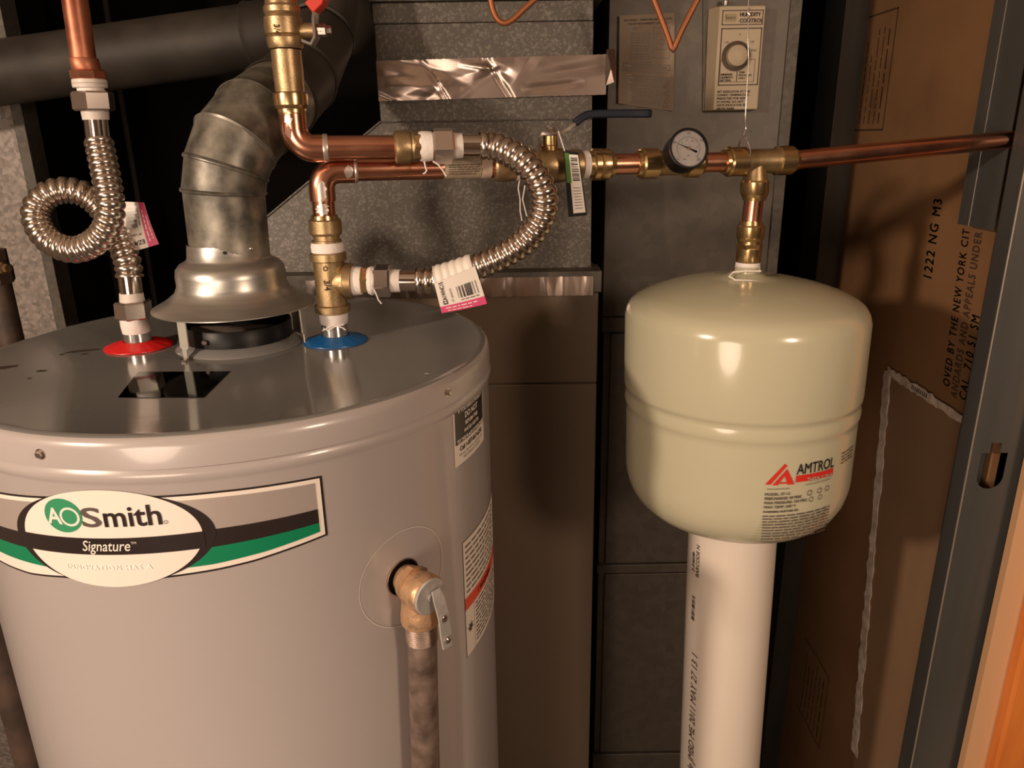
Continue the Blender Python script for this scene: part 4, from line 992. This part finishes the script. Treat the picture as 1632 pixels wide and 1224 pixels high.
for i, t in enumerate(('MODEL: ST-12','PRECHARGE: 40 PSIG','MAX PRESSURE: 150 PSIG','MAX TEMP: 200\u00b0 F')): tn.text(-.0075,-.3835-i*.0053,t,.0046,mGreyInk,.0005,bold=.00015)
for x in (.046,.060,.072): tn.ring(x,-.3845,.0026,.0034,mGreyInk,.0005,n=20)
for x in (.049,.062): tn.ring(x,-.3930,.0024,.0031,mGreyInk,.0005,n=20)
tn.text(-.0080,-.4048,'WARNING: RUPTURE OR',.0036,mGreyInk,.0005,bold=.0002)
tn.para(-.0080,.080,-.4072,9,.0036,.0026,mGreyInk,.0005)
tn.text(-.0080,-.4420,'MADE IN USA',.0034,mGreyInk,.0005)
tn.para(.094,.125,-.346,4,.004,.0026,mGreyInk,.0005)
tn.put('lettering', et, 'red and black printed logo and small print')
part('tape_curl', MB().tube([AT+V((x,-.016+y,z)) for x,y,z in ((.012,0,.001),(-.008,-.004,.002),(-.021,-.002,.0005),(-.026,-.004,-.004),(-.020,-.010,-.0072),(-.005,-.014,-.0075),(.010,-.018,-.009),(.022,-.018,-.0105))], .0011, 6), mTape, et)
pv = thing('pvc_pipe', 'wide white plastic pipe standing upright under the cream tank', 'pipe', (.318,.893,FL))
p0 = V((.2905,.893,-.4835)); p1 = V((.3020,.893,-.92)); pd = (p1-p0); pb = p0+pd*((FL-p0.z)/pd.z)
part('pipe', MB().btw(pb, p0, [(0,.0572),(1,.0572)], 64), mPVC, pv)
def pvf(u, z, h):
    t = (z-p0.z)/pd.z; c = p0+pd*t; a = u/.0572; return V((c.x+(.0572+h)*math.sin(a), c.y-(.0572+h)*math.cos(a), z))
g = Ink(pvf)
def pv_text(t, u0, z0, k, shear=0):
    vs, fs = text_geo(t, k, shear=shear, bold=.0002); g.raw([(u0-y, z0+x) for x, y in vs], fs, mGreyInk, .0005)
pv_text('I.P. Code JMBD ME 2011 MAY 27 13 1', -.0560, -.930, .0158, .15)
pv_text('BARCODE N', -.0600, -.560, .0085); pv_text('2-54608-', -.0690, -.556, .0085)
g.bars_h(-.0720,-.0650,-.630,-.592,mBlackL,.0005,14)
g.put('lettering', pv)
# hanger wire
wy = TX.y
wp = [aY(1193,-30,wy), aY(1193,12,wy), aY(1192,60,wy), aY(1193,95,wy), aY(1190,150,wy), aY(1188,190,wy), aY(1189,205,wy-.002), aY(1186,215,wy), aY(1190,222,wy-.012), aY(1196,240,wy-.0175), aY(1194,255,wy-.0185), aY(1184,272,wy-.012)]
single('hanger_wire', MB().tube(crom(wp, .004), .0007, 8).tube([aY(1184,209,wy-.002), aY(1192,208,wy-.003), aY(1199,210,wy-.002)], .0007, 6).tube([aY(1195,14,wy-.001), aY(1190,18,wy+.001), aY(1196,24,wy-.001), aY(1191,30,wy)], .0012, 6).tube([aY(1186,216,wy), aY(1180,224,wy-.006), aY(1176,236,wy+.01)], .0008, 6), mWire,
    'thin twisted galvanised wire holding up the tee above the cream tank', 'wire', aY(1190,222,wy))

# ================================================================== PAPERS, CONTROL, TUBES
cz0, cz1 = aY(1170,176,1.27).z, aY(1170,8,1.27).z; cx0, cx1 = .3150, .4000
hcn = thing('humidity_control', 'cream humidity control box with round knob on the dark duct', 'control', ((cx0+cx1)/2,RY,cz0))
part('case', MB().add([(cx0+.001,RY,cz0),(cx1,RY,cz0),(cx1,RY,cz1),(cx0+.001,RY,cz1),(cx0+.012,1.27,cz0+.001),(cx1-.003,1.27,cz0+.001),(cx1-.003,1.27,cz1-.001),(cx0+.012,1.27,cz1-.001)],
    [(3,2,1,0),(4,5,6,7),(0,1,5,4),(1,2,6,5),(2,3,7,6),(3,0,4,7)]), mCtl, hcn, bevel=.0015)
ki = aY(1177,88,1.255)
g = Ink(planemap((cx0+.012,1.27,cz0),(1,0,0),(0,0,1),(0,-1,0))); Hh = cz1-cz0; Ww = cx1-cx0-.015
g.frame(.004,Ww-.003,Hh-.028,Hh-.007,.0013,mCtlInk); g.frame(.004,Ww-.003,.037,Hh-.032,.0016,mCtlInk)
g.band(.008,.026,Hh-.023,Hh-.012,mGold,.0004); g.text(.009,Hh-.0195,'Sears',.0072,mCtlInk,.0006)
g.text(.031,Hh-.0160,'HUMIDITY',.0076,mCtlInk,.0005,bold=.0003,sx=.9); g.text(.031,Hh-.0245,'CONTROL',.0076,mCtlInk,.0005,bold=.0003,sx=.98)
g.frame(.006,.033,.042,.075,.0006,mCtlInk); g.frame(.033,.060,.042,.075,.0006,mCtlInk)
for i, t in enumerate(('MINIMUM','HUMIDITY','SETTING')): g.text(.0075,.0515-i*.0042,t,.0042,mCtlInk,.0005,bold=.0002)
for i, t in enumerate(('TEMP','PREDICTED','ONLY')): g.text(.0355,.0545-i*.0042,t,.0040,mCtlInk,.0005,bold=.0001)
for i, t in enumerate(('SET INDICATOR AT THE','LOWEST TEMPERATURE','PREDICTED FOR NEXT','24 HOURS. DO NOT','LEAVE INDICATOR SET','ABOVE MARK')): g.text(.004,.0265-i*.0050,t,.0044,mCtlInk,.0005,bold=.0002,space=1.08)
for t, x, z in (('+10',.010,.098),('OFF',.008,.083),('0',.032,.109),('+20',.049,.098),('MAX',.052,.086)): g.text(x,z,t,.0042,mCtlInk,.0005)
g.put('lettering', hcn)
kc = V((ki.x,1.27,ki.z))
kb = part('knob', MB().lathe(kc, (0,-1,0), [(0,.0215),(.004,.0215),(.0045,.0170)], 40), mRust, hcn, 'dark round knob with pale centre', angle=30)
part('knob_face', MB().lathe(kc, (0,-1,0), [(.004,.0165),(.012,.0150),(.0125,.0140)], 40), mCtl, kb)
part('mounting_screw', MB().lathe((cx0+.024,1.285,cz1+.002),(0,0,1),[(0,.004),(.006,.004),(.008,.002)],12), mNut, hcn)
# instruction sheet
c = [aY(987,25,RY-.004), aY(1075,20,RY-.004), aY(1073,177,RY-.004), aY(985,165,RY-.004)]
def pf(a, b, h): p = c[3].lerp(c[2], a).lerp(c[0].lerp(c[1], a), b); p.y = RY-.002-.010*max(0,.18-a)**1*3-.006*max(0,a-.85)*4-h; return p
g = Ink(pf); vs = [(i/12, j/8) for j in range(9) for i in range(13)]
g.raw(vs, [(j*13+i, j*13+i+1, j*13+i+14, j*13+i+13) for j in range(8) for i in range(12)], mPaper, 0)
g.raw(vs, [(j*13+i, j*13+i+13, j*13+i+14, j*13+i+1) for j in range(8) for i in range(12)], mPaper, -.0005)
isht = finish('instruction_sheet', g.mb, g.mats, None, c[3], recalc=False); isht['_b'] = tuple(c[3])
isht['label'] = 'curling yellowed instruction sheet stuck on the dark duct, left of the control box'; isht['category'] = 'paper'
g = Ink(lambda a, b, h: pf(a, b, h))
def pt(x, y, t, k, **kw):
    vs, fs = text_geo(t, k, **kw); g.raw([(x+a, y+b*.62) for a, b in vs], fs, mGreyInk, .0005)
pt(.52,.935,'IMPORTANT - OPERATING INSTRUCTIONS',.045,align='CENTER',bold=.001); pt(.52,.895,'FOR SETTING HUMIDITY CONTROL',.045,align='CENTER',bold=.001)
def pw(x0, x1, y):
    x = x0
    while x < x1-.02: L = min(random.uniform(.04,.12), x1-x); g.poly([(x,y),(x+L,y),(x+L,y+.010),(x,y+.010)], mGreyInk, .0005); x += L+.018
pw(.15,.45,.86); pw(.15,.35,.84)
for i in range(5): pw(.2,.6,.80-i*.026)
for i in range(3): pw(.2,.6,.665-i*.026)
for i in range(3): pw(.2,.6,.575-i*.026)
g.frame(.63,.92,.54,.86,.008,mGreyInk); g.frame(.68,.88,.63,.80,.006,mGreyInk); g.ring(.78,.71,.045,.055,mGreyInk,.0005,n=20,sy=.62)
g.frame(.08,.93,.415,.475,.008,mGreyInk); pw(.14,.88,.44); pw(.4,.6,.49); pw(.06,.9,.385)
for i in range(5): pw(.15,.93,.335-i*.026)
for i in range(5): pw(.15,.93,.20-i*.026)
for i in range(3): pw(.15,.93,.07-i*.022)
lo_ = g.put('lettering', isht)
# small copper tubes hanging into view
def small_tube(pts, y, lab, r=.0036):
    single('bent_tube', MB().tube(crom([aY(x, yy, y) for x, yy in pts], .004), r, 16), mTubeC, lab, 'tube', aY(*pts[len(pts)//2], y))
small_tube([(779,-30),(782,0),(787,20),(795,33),(806,37),(820,29),(838,12),(865,-12)], 1.0, 'thin orange copper tube bending into view above the foil tape')
small_tube([(1031,-30),(1043,2),(1057,38),(1067,66),(1072,80),(1077,70),(1087,48),(1104,14),(1122,-20)], 1.0, 'thin orange copper tube with a sharp V bend over the instruction sheet')
# old iron pipe with union at the left edge
gx = aY(2, 480, .98)
gp_ = thing('iron_pipe', 'rusty brown iron pipe with a union at the far left edge', 'pipe', (gx.x,.98,FL))
part('pipe', MB().tube([(gx.x,.98,FL),(gx.x,.98,gx.z+.06)], .0165, 28), mRust, gp_)
zz = aY(2,425,.98).z
part('union', MB().lathe((gx.x,.98,zz-.022),(0,0,1),[(0,.019),(.004,.022),(.02,.022),(.024,.019),(.044,.019)],8), mRust, gp_)
part('plug', MB().lathe((gx.x+.012,.97,zz),(1,-.3,0),[(0,.008),(.012,.008),(.013,.0055),(.018,.0055)],6), mBrassC, gp_, 'small brass hex plug')
bx = aY(22, 1190, .70)
single('iron_pipe', MB().tube([(bx.x,.72,FL),(bx.x,.72,-.45)], .017, 28), mRust, 'dark iron pipe beside the water heater at the lower left', 'pipe', (bx.x,.72,FL))
single('iron_pipe', MB().tube([(bx.x-.045,.78,FL),(bx.x-.045,.78,-.45)], .012, 28), mDark, 'thinner black pipe outside the lower left iron pipe', 'pipe', (bx.x-.045,.78,FL))

for o in bpy.data.objects:
    if '_b' in o: del o['_b']
